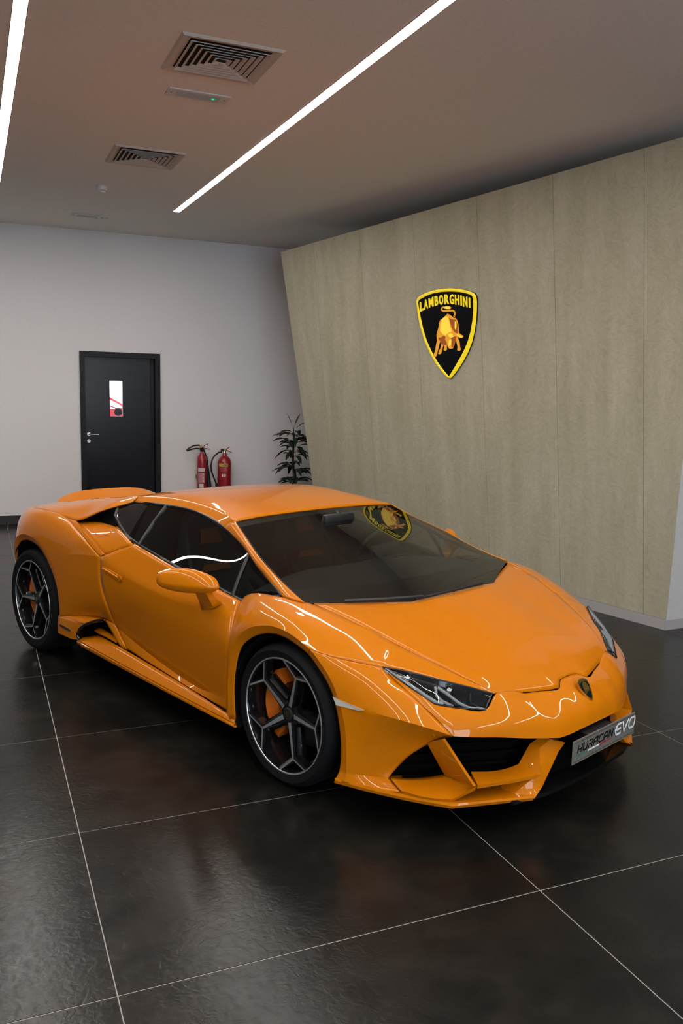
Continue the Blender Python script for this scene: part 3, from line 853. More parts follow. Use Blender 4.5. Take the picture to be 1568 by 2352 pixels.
def grid_mesh(name, D, mat, hint, parent, thick=0.006, angle=28, liner=True, side=1):
    """D: dense (R,C,3) in (x,w,z); side=1 right (y=-w), side=-1 left (y=+w)"""
    h = np.array([hint[0], -side * hint[1], hint[2]])
    Vs, F, ns = [], [], []; base = 0
    for Dk in (D if isinstance(D, list) else [D]):
        R, C = Dk.shape[:2]
        X = Dk.copy(); X[:, :, 1] *= -side
        Vk = X.reshape(-1, 3)
        Fk = [(r * C + c, r * C + c + 1, (r + 1) * C + c + 1, (r + 1) * C + c) for r in range(R - 1) for c in range(C - 1)]
        a = Vk[[f[0] for f in Fk]]; b = Vk[[f[1] for f in Fk]]; c_ = Vk[[f[2] for f in Fk]]; d_ = Vk[[f[3] for f in Fk]]
        n_k = np.cross(c_ - a, d_ - b)
        if (n_k @ h).sum() < 0:
            Fk = [f[::-1] for f in Fk]; n_k = -n_k
        Vs.append(Vk); ns.append(n_k); F += [tuple(base + i for i in f) for f in Fk]; base += len(Vk)
    V = np.concatenate(Vs); nn = np.concatenate(ns)
    bm = bmesh.new()
    bv = [bm.verts.new(v) for v in V]
    for f in F:
        try: bm.faces.new([bv[i] for i in f])
        except ValueError: pass
    bmesh.ops.remove_doubles(bm, verts=bm.verts, dist=2e-5)
    me = bpy.data.meshes.new(name)
    bm.to_mesh(me); bm.free()
    for p in me.polygons: p.use_smooth = True
    me.set_sharp_from_angle(angle=math.radians(angle))
    me.materials.append(mat)
    o = bpy.data.objects.new(name, me); COL.objects.link(o); o.parent = parent
    if thick:
        md = o.modifiers.new('thickness', 'SOLIDIFY'); md.thickness = thick; md.offset = -1; md.use_even_offset = False
    if liner:
        vn = np.zeros_like(V)
        for f, n_ in zip(F, nn):
            for i in f: vn[i] += n_
        vn /= np.maximum(np.linalg.norm(vn, axis=1), 1e-9)[:, None]
        b0 = len(LINER_V)
        LINER_V.extend((V - vn * 0.016).tolist())
        LINER_F.extend([tuple(b0 + i for i in f) for f in F])
    return o

def shrink(D, g):
    """pull flagged borders back by g (top,bottom,left,right) to leave a shut line"""
    D = D.copy()
    def pull(a, b, d):
        v = b - a; L = np.linalg.norm(v, axis=-1, keepdims=True)
        return a + v / np.maximum(L, 1e-9) * np.minimum(d, L * 0.6)
    if g[0]: D[0] = pull(D[0], D[1], g[0])
    if g[1]: D[-1] = pull(D[-1], D[-2], g[1])
    if g[2]: D[:, 0] = pull(D[:, 0], D[:, 1], g[2])
    if g[3]: D[:, -1] = pull(D[:, -1], D[:, -2], g[3])
    return D

def panel(name, G, hint, nr=6, nc=6, srow=(), scol=(), mode='both', gap=(0, 0, 0, 0), mat=None, parent=None, **kw):
    mat = mat or PAINT; parent = parent or car
    if mode == 'center':
        G, scol = mirror_half(G, scol)
        D = shrink(grid(G, nr, nc, srow, scol), gap)
        return grid_mesh(name, D, mat, hint, parent, **kw)
    D = shrink(grid(G, nr, nc, srow, scol), gap)
    r = grid_mesh(name, D, mat, hint, parent, side=1, **kw)
    l = grid_mesh(name, D, mat, hint, parent, side=-1, **kw)
    return r, l

def both(fn):
    """call fn(side) for the car's right (1) and left (-1)"""
    return [fn(1), fn(-1)]

def LC(x, w, z, side): return (x, -side * w, z)

g = 0.0022
# ---- hood lid
HE = [(-.005, .755, .817), (.19, .73, .781), (.371, .675, .726), (.496, .628, .682), (.608, .578, .642), (.717, .52, .595), (.8085, .45, .549)]
HC = [(.209, .328, .801), (.33, .347, .760), (.47, .368, .707), (.58, .384, .664), (.68, .398, .625), (.765, .410, .590), (.822, .405, .541)]
HM = [(.215, 0, .804), (.345, 0, .770), (.49, 0, .719), (.61, 0, .677), (.71, 0, .634), (.80, 0, .588), (.872, 0, .541)]
rows = []
for j in range(7):
    m, c, e = map(np.array, (HM[j], HC[j], HE[j]))
    if j < 6:
        r = [m]
        for w_ in (.066, .119, .215):
            t = w_ / c[1]; p = m * (1 - t) + c * t; p[2] += 0.004 * 4 * t * (1 - t); p[0] += 0.010 * 4 * t * (1 - t) * (1 if j else 0.4)
            r.append(p)
        mid = (c + e) / 2
        if j == 0: mid = np.array((.083, .56, .808))
        else: mid[2] += 0.004
        rows.append(r + [c, mid, e])
    else:
        rows.append([m, (.875, .066, .537), (.904, .119, .519), (.878, .215, .522), (.836, .37, .535), (.822, .412, .541), e])
rows[6][4] = np.array((.832, .375, .535)); 
hood = panel('hood', rows, (0, 0, 1), 5, 4, (), (1, 2, 4), 'center', (0, g, g, g))
# ---- nose: painted beak between hood and mouth
top = [(.872, 0, .541), (.875, .066, .537), (.904, .119, .519), (.878, .215, .522), (.851, .31, .527), (.8085, .45, .549), (.819, .538, .500), (.755, .635, .513), (.698, .715, .532), (.632, .752, .574), (.561, .778, .610), (.487, .805, .652)]
bot = [(1.03, 0, .375), (1.03, .066, .375), (1.027, .119, .373), (1.017, .215, .366), (1.008, .262, .364), (.945, .42, .385), (.882, .54, .402), (.842, .62, .411), (.791, .70, .421), (.712, .74, .497), (.62, .772, .563), (.52, .795, .622)]
bulge = [.030, .030, .026, .028, .026, .022, .014, .012, .008, .003, .002, .001]
r1, r2 = [], []
top_s = [(.898, 0, .529), (.897, .066, .529), (.894, .119, .527), (.882, .215, .524)] + top[4:]
for t_, b_, k_ in zip(top_s, bot, bulge):
    t_, b_ = np.array(t_), np.array(b_); n_ = np.array((.75, 0.15 if t_[1] > .4 else 0, .62))
    r1.append(t_ * .66 + b_ * .34 + n_ * k_ * .8); r2.append(t_ * .3 + b_ * .7 + n_ * k_ * .95)
lip2 = [np.array(b_) + np.array((-.030, -.012 if b_[1] > .3 else 0, -.010)) for b_ in bot]
nose = panel('front_bumper', [top, r1, r2, bot, lip2], (1, 0, .6), 5, 4, (3,), (4, 8), 'center', (g, 0, 0, 0), liner=False)
# ---- front fender
A_ = [(-.335, .945, .200), (-.345, .945, .40), (-.285, .946, .585), (-.20, .947, .650), (-.12, .948, .684), (-.06, .948, .697), (.02, .948, .700), (.08, .948, .690), (.13, .948, .678), (.182, .947, .661)]
F_ = [(-.372, .952, .200), (-.382, .955, .41), (-.318, .960, .612), (-.225, .962, .686), (-.13, .962, .722), (-.068, .962, .735), (.02, .962, .738), (.09, .962, .728), (.145, .961, .713), (.205, .959, .692)]
O_ = [(-.44, .925, .200), (-.418, .931, .39), (-.402, .93, .599), (-.433, .88, .678), (-.467, .82, .748), (-.17, .80, .823), (-.012, .765, .818), (.19, .73, .781), (.371, .675, .726), (.487, .805, .652)]
M1 = [(-.395, .945, .200), (-.394, .949, .40), (-.345, .957, .612), (-.29, .945, .694), (-.24, .926, .742), (-.10, .926, .775), (.01, .926, .776), (.12, .925, .748), (.215, .918, .716), (.30, .925, .676)]
M2 = [(-.418, .936, .200), (-.406, .940, .395), (-.374, .947, .607), (-.36, .918, .688), (-.36, .874, .750), (-.135, .868, .806), (-.002, .852, .800), (.155, .838, .770), (.292, .812, .732), (.39, .87, .664)]
Dfen = grid([A_, F_, M1, M2, O_], 5, 6, (1,), ())
Dton = grid([[(.371, .675, .726), (.496, .628, .682), (.608, .578, .642), (.717, .52, .595), (.775, .478, .567), (.8085, .45, .549)],
             [(.43, .742, .692), (.515, .69, .664), (.607, .628, .631), (.70, .563, .596), (.764, .502, .569), (.806, .46, .550)],
             [(.487, .805, .652), (.533, .75, .641), (.606, .675, .617), (.683, .605, .595), (.752, .525, .569), (.803, .47, .549)]], 3, 5)
seam = Dfen[-1, 48:55].copy()
Dton[:, 0] = seam
s_ = shrink(Dfen, (0, g, g, g)); s_[-1, 48:55] = seam; Dfen = s_
t_ = shrink(Dton, (g, .001, 0, 0)); t_[:, 0] = seam; Dton = t_
both(lambda sd: grid_mesh('front_fender', [Dfen, Dton], PAINT, (0, .6, 1), car, side=sd))
# ---- bumper corner (wheel arch to crease and side intake)
cols = [[(.182, .947, .661), (.205, .959, .692), (.30, .925, .676), (.39, .87, .664), (.487, .805, .652)],
        [(.24, .946, .62), (.27, .957, .648), (.355, .922, .644), (.445, .868, .634), (.52, .795, .622)],
        [(.30, .945, .57), (.335, .955, .590), (.44, .912, .580), (.55, .85, .570), (.62, .772, .563)],
        [(.344, .945, .514), (.385, .953, .512), (.54, .90, .494), (.70, .805, .465), (.791, .70, .421)],
        [(.375, .945, .43), (.415, .95, .43), (.53, .89, .41), (.63, .80, .385), (.70, .71, .372)],
        [(.393, .945, .34), (.43, .948, .33), (.51, .885, .325), (.57, .83, .31), (.619, .775, .298)],
        [(.397, .945, .26), (.433, .948, .26), (.49, .895, .25), (.535, .85, .24), (.573, .80, .233)],
        [(.392, .948, .205), (.43, .945, .21), (.48, .90, .205), (.52, .86, .2), (.558, .826, .197)],
        [(.386, .965, .172), (.43, .955, .172), (.50, .915, .168), (.57, .88, .165), (.635, .838, .172)]]
panel('bumper_corner', cols, (.3, 1, .1), 5, 5, (3, 7), (1,), 'both', (g, 0, 0, 0))
# ---- front splitter and intake surround
def splitter(side):
    outer = [(.386, .968, .168), (.56, .890, .158), (.70, .805, .146), (.82, .722, .138), (.995, .412, .138)]
    inner = [(.386, .80, .165), (.50, .68, .158), (.60, .60, .148), (.70, .52, .142), (.80, .36, .14)]
    D = grid([[(x - .006, w, z + .012) for x, w, z in outer], outer, [(x, w - .004, z - .012) for x, w, z in outer]], 2, 4, (1,), (3,))
    G = [[(x, w, z + .012) for x, w, z in inner], [(x, w, z + .012) for x, w, z in outer], [(x + .003, w + .002, z + .004) for x, w, z in outer], [(x - .004, w, z - .010) for x, w, z in outer], [(x, w, z - .010) for x, w, z in inner]]
    return grid_mesh('front_splitter', grid(G, 2, 5, (1, 2, 3), (3,)), PAINT, (0.3, .3, 1), car, thick=0, liner=False, side=side)
both(splitter)
def scoop(side):
    back_ = [(.562, .815, .197), (.625, .735, .192), (.70, .625, .206), (.84, .605, .214)]
    mid_ = [(.60, .826, .186), (.69, .765, .180), (.775, .675, .180), (.852, .625, .206)]
    front_ = [(.640, .836, .178), (.73, .79, .168), (.81, .715, .163), (.868, .638, .216)]
    under = [(.638, .832, .160), (.726, .784, .150), (.803, .708, .146), (.862, .636, .196)]
    return grid_mesh('intake_scoop', grid([back_, mid_, front_, under], 4, 5, (2,), (2,)), PAINT, (0.2, .2, 1), car, thick=0.004, liner=False, side=side)
both(scoop)
def strut(side):
    fr = [(.752, .705, .400), (.815, .668, .300), (.868, .640, .220)]
    bk = [(.672, .712, .362), (.69, .672, .285), (.70, .622, .203)]
    out_ = [(x - .004, w + .012, z) for x, w, z in fr]
    bo = [(x, w + .012, z) for x, w, z in bk]
    return grid_mesh('intake_strut', grid([bk, fr, out_, bo], 3, 4, (1, 2), ()), PAINT, (0.3, -1, .3), car, thick=0, liner=False, side=side)
both(strut)
def blade(side):
    bk = [(.79, .575, .232), (.87, .42, .230), (.890, .372, .242)]
    fr = [(.872, .635, .222), (.94, .48, .222), (.988, .358, .226)]
    fl = [(.870, .634, .206), (.938, .479, .207), (.986, .358, .210)]
    bl = [(.79, .575, .215), (.87, .42, .214), (.890, .372, .214)]
    return grid_mesh('intake_blade', grid([bk, fr, fl, bl], 3, 5, (1, 2), ()), PAINT, (0.2, 0, 1), car, thick=0, liner=False, side=side)
both(blade)
def pillar(side):
    # inner end plate rising from the splitter to the mouth edge
    ou = [(.998, .410, .140), (.993, .350, .170), (.990, .236, .288), (.992, .19, .318)]
    inn = [(.93, .46, .15), (.985, .362, .232), (.945, .310, .312), (.955, .25, .338)]
    dp = [(.86, .46, .15), (.888, .374, .242), (.90, .318, .318), (.92, .26, .345)]
    bk2 = [(.93, .40, .132), (.93, .34, .16), (.93, .225, .28), (.935, .18, .315)]
    return grid_mesh('intake_pillar', grid([dp, inn, ou, bk2], 4, 5, (1, 2), (1, 2)), PAINT, (1, .2, .3), car, thick=0, liner=False, side=side)
both(pillar)
# black centre lip, grille and bracket
prism('centre_splitter', [(1.016, 0, .122), (1.012, .14, .122), (1.0, .32, .122), (.955, .50, .122), (.80, .50, .122), (.80, -.50, .122), (.955, -.50, .122), (1.0, -.32, .122), (1.012, -.14, .122)], (0, 0, .018), M['gloss_black'], car)
gr = grid([[(.50, .86, .44), (.64, .66, .44), (.80, .42, .42), (.90, .2, .40), (.92, 0, .40)], [(.48, .84, .28), (.60, .62, .28), (.76, .40, .28), (.86, .2, .28), (.88, 0, .28)], [(.46, .84, .12), (.60, .62, .12), (.78, .40, .12), (.90, .2, .125), (.94, 0, .125)]], 3, 4)
grf = np.concatenate([gr, (gr * np.array((1, -1, 1)))[:, -2::-1]], axis=1)
grid_mesh('front_grille', grf, M['grille'], (1, 0, 0), car, thick=0, liner=False)
for k in range(5):
    zz = .18 + .045 * k
    tube('grille_bar', [LC(x, w, zz, 1) for x, w in ((.56, .74), (.70, .55), (.80, .40), (.885, .2), (.905, 0), (.885, -.2), (.80, -.40), (.70, -.55), (.56, -.74))], .006, M['grille'], car, 6)
box('plate_bracket', .90, 1.062, -.10, .10, .30, .352, M['black'], car, .006)
# ---- headlamps
HU = [(.487, .805, .652), (.533, .75, .641), (.606, .675, .617), (.683, .605, .595), (.752, .525, .569), (.803, .47, .549)]
HLW = [(.487, .805, .652), (.561, .778, .610), (.632, .752, .574), (.698, .715, .532), (.755, .635, .513), (.819, .538, .500)]
def lampP(u, v, n=0.0):
    i = min(int(u), 4); t = u - i
    a = np.array(HU[i]) * (1 - t) + np.array(HU[i + 1]) * t; b = np.array(HLW[i]) * (1 - t) + np.array(HLW[i + 1]) * t
    return a * (1 - v) + b * v + np.array((.55, .45, .7)) * (n + .012 * 4 * v * (1 - v))
def headlamp(side):
    us = np.linspace(0.0, 5, 26); vsn = np.linspace(0, 1, 7)
    lens = grid_mesh('headlamp', np.array([[lampP(u, v) for u in us] for v in vsn]), M['lens'], (.5, .4, .7), car, thick=0, liner=False, side=side)
    grid_mesh('lamp_housing', np.array([[lampP(u, v, -.030 * min(1, u * 2) * (4 * v * (1 - v)) ** .5 - .002) for u in us] for v in vsn]), M['gloss_black'], (.5, .4, .7), lens, thick=0, liner=False, side=side)
    def guide(path, r, mat, depth=-.014):
        pts = [LC(*lampP(u, v, depth), side) for u, v in path]
        tube('light_guide', pts, r, mat, lens, 6)
    guide([(.15, .85), (.6, .86), (1.2, .87), (2.0, .88), (2.7, .90), (3.0, .90), (3.3, .90)], .0085, M['drl'], -.010)
    guide([(2.6, .36), (2.75, .55), (2.85, .68), (3.2, .80), (3.75, .92)], .006, M['drl'])
    guide([(2.7, .34), (3.1, .45), (3.35, .55), (3.9, .76), (4.35, .90), (4.6, .92)], .0065, M['drl'])
    guide([(4.0, .22), (4.2, .55), (4.35, .72), (4.85, .88)], .004, M['darkmetal'])
    # two projector modules
    for u, v in ((1.5, .45), (3.3, .33)):
        c_ = Vector(LC(*lampP(u, v, -.022), side))
        revolve('projector', [(0.0, .004), (.012, .003), (.017, -.004), (.020, -.012)], M['chrome'], lens, 18, 'x', tuple(c_))
    # black rim seal round the glass
    edge = [LC(*lampP(u, 0, .001), side) for u in np.linspace(0, 5, 30)] + [LC(*lampP(5, v, .001), side) for v in np.linspace(.1, .9, 6)] + [LC(*lampP(u, 1, .001), side) for u in np.linspace(5, .1, 30)]
    tube('lamp_seal', edge, .0032, M['seal'], lens, 6, True)
both(headlamp)
# ---- doors
DG = [[(-.467, .82, .748), (-.70, .834, .786), (-.989, .85, .827), (-1.22, .857, .868), (-1.405, .86, .901)],
      [(-.433, .88, .678), (-.70, .905, .685), (-.98, .921, .69), (-1.374, .94, .734), (-1.639, .95, .797)],
      [(-.402, .93, .599), (-.70, .919, .60), (-1.0, .922, .60), (-1.34, .938, .628), (-1.628, .95, .633)],
      [(-.418, .931, .393), (-.70, .912, .42), (-1.0, .905, .45), (-1.32, .910, .49), (-1.59, .92, .478)],
      [(-.43, .925, .29), (-.74, .887, .245), (-1.05, .876, .272), (-1.34, .872, .320), (-1.60, .874, .378)],
      [(-.438, .92, .217), (-.76, .905, .229), (-1.02, .896, .246), (-1.28, .890, .262), (-1.46, .886, .274)]]
doors = panel('door', DG, (0, 1, .1), 6, 7, (1, 4), (), 'both', (0, g, g, g))
for sd_, d in zip((1, -1), doors):
    hp = [(-1.606, .953, .745), (-1.52, .951, .738), (-1.405, .948, .722), (-1.40, .948, .705), (-1.42, .947, .690), (-1.52, .950, .706), (-1.61, .953, .722)]
    prism('handle_recess', [LC(x, w - .004, z, sd_) for x, w, z in hp], (0, -sd_ * .008, 0), PAINT, d)
    tube('door_handle', [LC(-1.595, .955, .735, sd_), LC(-1.52, .955, .727, sd_), LC(-1.43, .952, .711, sd_)], .007, PAINT, d, 8)
# ---- side sills
xs_ = [(-.345,), (-.8,), (-1.2,), (-1.509,), (-1.80,)]
T_ = [(-.345, .938, .206), (-.785, .918, .238), (-1.185, .911, .264), (-1.495, .910, .284), (-1.80, .885, .276)]
Mm = [(-.335, .950, .197), (-.8, .955, .208), (-1.2, .960, .222), (-1.509, .963, .233), (-1.90, .967, .248)]
Gg = [(x, w - .012, z - .008) for x, w, z in Mm]
L1_ = [(x, w + .003, z - .014) for x, w, z in Mm]
L2_ = [(-.325, .955, .180), (-.8, .958, .188), (-1.2, .961, .198), (-1.509, .964, .207), (-1.90, .966, .219)]
U_ = [(x, .80, z - .01) for x, w, z in L2_]
panel('side_sill', [T_, Mm, Gg, L1_, L2_, U_], (0, 1, .6), 3, 6, (1, 2, 3, 4), (), 'both', liner=False)
# pod behind the sill with the side intake
panel('side_intake', [[(-2.18, .950, .338), (-1.98, .925, .378), (-1.80, .900, .402), (-1.694, .895, .404)],
                      [(-2.18, .956, .331), (-2.0, .960, .352), (-1.803, .956, .367), (-1.70, .905, .400)]], (0, .4, 1), 3, 6, (), (), 'both', liner=False)
panel('side_intake', [[(-2.18, .956, .331), (-2.0, .960, .352), (-1.86, .960, .364), (-1.803, .956, .367)],
                      [(-2.18, .963, .29), (-2.03, .966, .30), (-1.92, .966, .312), (-1.885, .962, .318)],
                      [(-2.175, .966, .243), (-2.06, .967, .245), (-1.975, .967, .249), (-1.925, .967, .258)],
                      [(-2.175, .966, .226), (-2.06, .967, .228), (-1.975, .967, .231), (-1.90, .967, .246)],
                      [(-2.175, .80, .22), (-2.06, .80, .22), (-1.975, .80, .22), (-1.90, .80, .22)]], (0, 1, 0), 3, 5, (2, 3), (), 'both', liner=False)
panel('side_intake', [[(-1.694, .897, .404), (-1.60, .880, .392)], [(-1.60, .898, .34), (-1.53, .883, .333)], [(-1.505, .898, .278), (-1.455, .886, .273)]], (0, 1, 0), 3, 3, (), (), 'both', liner=False)
def side_duct(side):
    D = grid([[(-2.0, .90, .40), (-1.80, .86, .405), (-1.62, .85, .39)], [(-1.98, .86, .33), (-1.78, .83, .33), (-1.58, .84, .32)], [(-1.93, .93, .245), (-1.78, .87, .262), (-1.50, .885, .268)]], 4, 4)
    o = grid_mesh('intake_duct', D, M['grille'], (0, 1, 0), car, thick=0, liner=False, side=side)
    tube('duct_lip', [LC(*p, side) for p in ((-1.70, .900, .398), (-1.74, .918, .390), (-1.803, .950, .364), (-1.85, .958, .340), (-1.885, .958, .316), (-1.915, .960, .280), (-1.915, .962, .262), (-1.88, .962, .25))], .010, M['gloss_black'], o, 8)
    D2 = grid([[(-1.86, .845, .318), (-1.72, .855, .312), (-1.575, .868, .302)], [(-1.82, .90, .308), (-1.70, .895, .302), (-1.57, .892, .292)], [(-1.82, .897, .298), (-1.70, .892, .292), (-1.57, .890, .284)]], 3, 4, (1,))
    grid_mesh('duct_fin', D2, PAINT, (0, .5, 1), o, thick=.004, liner=False, side=side)
both(side_duct)
def model_badge(side):
    o = prism('model_badge', [LC(*p, side) for p in ((-2.135, .9675, .293), (-1.990, .9695, .289), (-1.985, .9695, .277), (-2.0, .9695, .273), (-2.14, .9675, .279))], (0, -side * .003, 0), M['steel'], car)
    for k in range(6):
        x = -2.125 + k * .024
        prism('badge_bar', [LC(x, .9715, .289, side), LC(x + .014, .9717, .288, side), LC(x + .014, .9717, .279, side), LC(x, .9715, .280, side)], (0, -side * .001, 0), M['gloss_black'], o)
both(model_badge)
# ---- rear quarter
Q = [[(-2.19, .945, .325), (-2.15, .958, .328), (-2.0, .94, .362), (-1.79, .905, .402), (-1.60, .88, .392)],
     [(-2.20, .945, .43), (-2.16, .960, .44), (-1.98, .955, .462), (-1.78, .938, .475), (-1.59, .92, .478)],
     [(-2.235, .945, .535), (-2.195, .962, .552), (-2.0, .962, .60), (-1.81, .957, .625), (-1.628, .95, .633)],
     [(-2.30, .945, .615), (-2.27, .962, .645), (-2.08, .963, .735), (-1.85, .957, .775), (-1.639, .95, .797)],
     [(-2.39, .945, .690), (-2.37, .962, .728), (-2.25, .958, .80), (-2.05, .950, .838), (-1.803, .938, .852)],
     [(-2.48, .945, .733), (-2.47, .962, .775), (-2.36, .952, .85), (-2.20, .932, .893), (-1.99, .912, .901)],
     [(-2.58, .945, .750), (-2.58, .962, .792), (-2.50, .947, .87), (-2.38, .918, .925), (-2.201, .88, .95)],
     [(-2.68, .944, .745), (-2.69, .960, .785), (-2.69, .938, .865), (-2.67, .905, .922), (-2.60, .862, .955)],
     [(-2.79, .938, .70), (-2.82, .946, .735), (-2.86, .912, .81), (-2.89, .868, .88), (-2.88, .815, .932)],
     [(-2.86, .925, .62), (-2.90, .926, .645), (-2.98, .882, .71), (-3.05, .828, .80), (-3.11, .748, .888)],
     [(-2.91, .895, .50), (-2.945, .89, .51), (-3.04, .85, .56), (-3.12, .81, .64), (-3.26, .735, .745)],
     [(-2.93, .83, .36), (-2.96, .825, .365), (-3.06, .80, .39), (-3.17, .76, .43), (-3.36, .70, .50)],
     [(-2.92, .80, .25), (-2.95, .80, .25), (-3.05, .77, .25), (-3.15, .74, .25), (-3.34, .68, .25)]]
Q = [[tuple(p) for p in r] for r in Q]
mixr = lambda a, b, t: [tuple(np.array(p) * (1 - t) + np.array(q) * t) for p, q in zip(a, b)]
Q = Q[:3] + [mixr(Q[2], Q[3], .9), Q[3], mixr(Q[3], Q[4], .1)] + Q[4:]
panel('rear_quarter', Q, (0, 1, .4), 5, 5, (), (1,), 'both', (0, 0, 0, g))
# shoulder band beside the upper intake
panel('rear_quarter', [[(-1.639, .95, .797), (-1.803, .938, .852), (-1.99, .912, .901), (-2.201, .88, .95)],
                       [(-1.618, .938, .816), (-1.80, .925, .874), (-1.97, .897, .920), (-2.078, .875, .947)],
                       [(-1.612, .925, .810), (-1.80, .910, .866), (-1.965, .88, .912), (-2.07, .86, .935)]], (0, .5, 1), 3, 6, (1,), (), 'both', (0, 0, g, 0))
rec = panel('upper_intake', [[(-1.614, .930, .812), (-1.80, .915, .868), (-1.965, .885, .914), (-2.09, .85, .935)],
                             [(-1.52, .905, .846), (-1.71, .872, .905), (-1.90, .83, .940), (-2.09, .78, .945)],
                             [(-1.41, .866, .895), (-1.60, .832, .945), (-1.80, .765, .955), (-2.05, .66, .925)]], (0, .6, 1), 4, 6, (), (), 'both', (0, 0, g, 0))
for sd_, o in zip((1, -1), rec):
    Dr = grid([[(-1.614, .930, .812), (-1.80, .915, .868), (-1.965, .885, .914), (-2.09, .85, .935)], [(-1.52, .905, .846), (-1.71, .872, .905), (-1.90, .83, .940), (-2.09, .78, .945)], [(-1.41, .866, .895), (-1.60, .832, .945), (-1.80, .765, .955), (-2.05, .66, .925)]], 20, 20)
    pts = []
    for k in range(36):
        a = 2 * math.pi * k / 36
        i = int(round(20.5 + 11 * math.sin(a))); j = int(round((1.42 + .40 * math.cos(a)) * 20))
        p = Dr[min(40, i), min(60, j)]; pts.append(LC(p[0], p[1] + .001, p[2] + .001, sd_))
    sm = [tuple((np.array(pts[k - 1]) + 2 * np.array(pts[k]) + np.array(pts[(k + 1) % 36])) / 4) for k in range(36)]
    tube('fuel_cap', sm, .0022, M['caliper'], o, 6, True)
panel('intake_shade_mesh', [[(-1.70, .815, .955), (-1.80, .80, .952), (-1.92, .80, .940), (-2.09, .83, .935)],  # black mesh sheet; the intake's deep shade is put in as its colour
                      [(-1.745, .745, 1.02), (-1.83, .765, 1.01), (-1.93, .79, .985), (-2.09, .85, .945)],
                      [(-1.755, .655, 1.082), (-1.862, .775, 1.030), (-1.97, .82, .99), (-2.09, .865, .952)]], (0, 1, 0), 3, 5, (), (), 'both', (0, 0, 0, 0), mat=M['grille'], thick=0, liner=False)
# ---- roof with cant rails
RF = [[(-.797, 0, 1.104), (-.797, .3, 1.101), (-.798, .5, 1.093), (-.80, .610, 1.083), (-.865, .633, 1.036)],
      [(-.99, 0, 1.138), (-.99, .3, 1.135), (-.99, .48, 1.127), (-1.0, .572, 1.113), (-1.0, .615, 1.066)],
      [(-1.25, 0, 1.163), (-1.25, .3, 1.159), (-1.25, .48, 1.148), (-1.25, .565, 1.130), (-1.249, .602, 1.089)],
      [(-1.5, 0, 1.163), (-1.5, .3, 1.159), (-1.5, .49, 1.149), (-1.5, .585, 1.134), (-1.476, .622, 1.094)],
      [(-1.72, 0, 1.146), (-1.72, .3, 1.142), (-1.73, .5, 1.132), (-1.75, .630, 1.116), (-1.75, .662, 1.083)]]
panel('roof', RF, (0, 0, 1), 5, 5, (), (3,), 'center', (0, g, 0, 0), angle=40)
AP = [[(-.80, .610, 1.083), (-.64, .654, 1.018), (-.462, .712, .957), (-.25, .748, .880), (-.031, .788, .824)],
      [(-.84, .628, 1.066), (-.68, .666, 1.010), (-.47, .728, .940), (-.27, .768, .868), (-.09, .803, .826)],
      [(-.865, .633, 1.036), (-.706, .66, .995), (-.43, .73, .897), (-.30, .765, .857), (-.17, .80, .822)]]
panel('windscreen_pillar', AP, (0, .6, .6), 4, 6, (), (), 'both', liner=False, angle=40)
# ---- rear deck with buttresses
DK = [[(-1.72, 0, 1.146), (-1.72, .3, 1.142), (-1.73, .5, 1.132), (-1.75, .630, 1.116), (-1.752, .650, 1.10), (-1.755, .664, 1.085)],
      [(-1.86, 0, 1.118), (-1.86, .3, 1.114), (-1.86, .5, 1.108), (-1.86, .646, 1.103), (-1.86, .725, 1.075), (-1.862, .795, 1.036)],
      [(-2.07, 0, 1.075), (-2.07, .3, 1.072), (-2.07, .5, 1.068), (-2.07, .65, 1.076), (-2.07, .77, 1.022), (-2.072, .876, .950)],
      [(-2.2, 0, 1.05), (-2.2, .3, 1.048), (-2.2, .5, 1.045), (-2.2, .65, 1.058), (-2.2, .775, 1.012), (-2.201, .88, .95)],
      [(-2.6, 0, .985), (-2.6, .3, .985), (-2.6, .5, .985), (-2.6, .62, .995), (-2.6, .75, .982), (-2.60, .862, .955)],
      [(-2.9, 0, .94), (-2.9, .3, .94), (-2.9, .48, .943), (-2.9, .57, .952), (-2.9, .70, .945), (-2.88, .815, .932)],
      [(-3.12, 0, .905), (-3.12, .3, .905), (-3.12, .45, .908), (-3.12, .53, .915), (-3.12, .65, .905), (-3.11, .748, .888)],
      [(-3.30, 0, .878), (-3.30, .3, .878), (-3.30, .42, .876), (-3.29, .50, .874), (-3.27, .62, .865), (-3.21, .722, .850)]]
panel('rear_deck', DK, (0, 0, 1), 5, 5, (), (3,), 'center', (g, 0, 0, 0))
panel('rear_bumper', [[(-3.30, 0, .876), (-3.30, .3, .876), (-3.29, .50, .872), (-3.21, .722, .848)],
                      [(-3.37, 0, .78), (-3.37, .3, .78), (-3.36, .52, .77), (-3.26, .735, .745)],
                      [(-3.46, 0, .5), (-3.46, .3, .5), (-3.45, .55, .5), (-3.36, .70, .50)],
                      [(-3.40, 0, .2), (-3.40, .3, .2), (-3.40, .55, .2), (-3.34, .68, .25)]], (-1, 0, 0), 5, 5, (1,), (), 'center', liner=False, mat=M['black'])
def tail_lamp(side):
    tube('tail_lamp', [LC(-3.375, .38, .74, side), LC(-3.38, .55, .735, side), LC(-3.34, .70, .72, side), LC(-3.385, .62, .67, side), LC(-3.41, .45, .66, side)], .014, M['tail_red'], car, 8)
    revolve('exhaust_tip', [(.035, 0), (.05, -.01), (.055, -.06), (.05, -.065), (.045, -.01)], M['darkmetal'], car, 24, 'x', LC(-3.44, .25, .42, side))
both(tail_lamp)
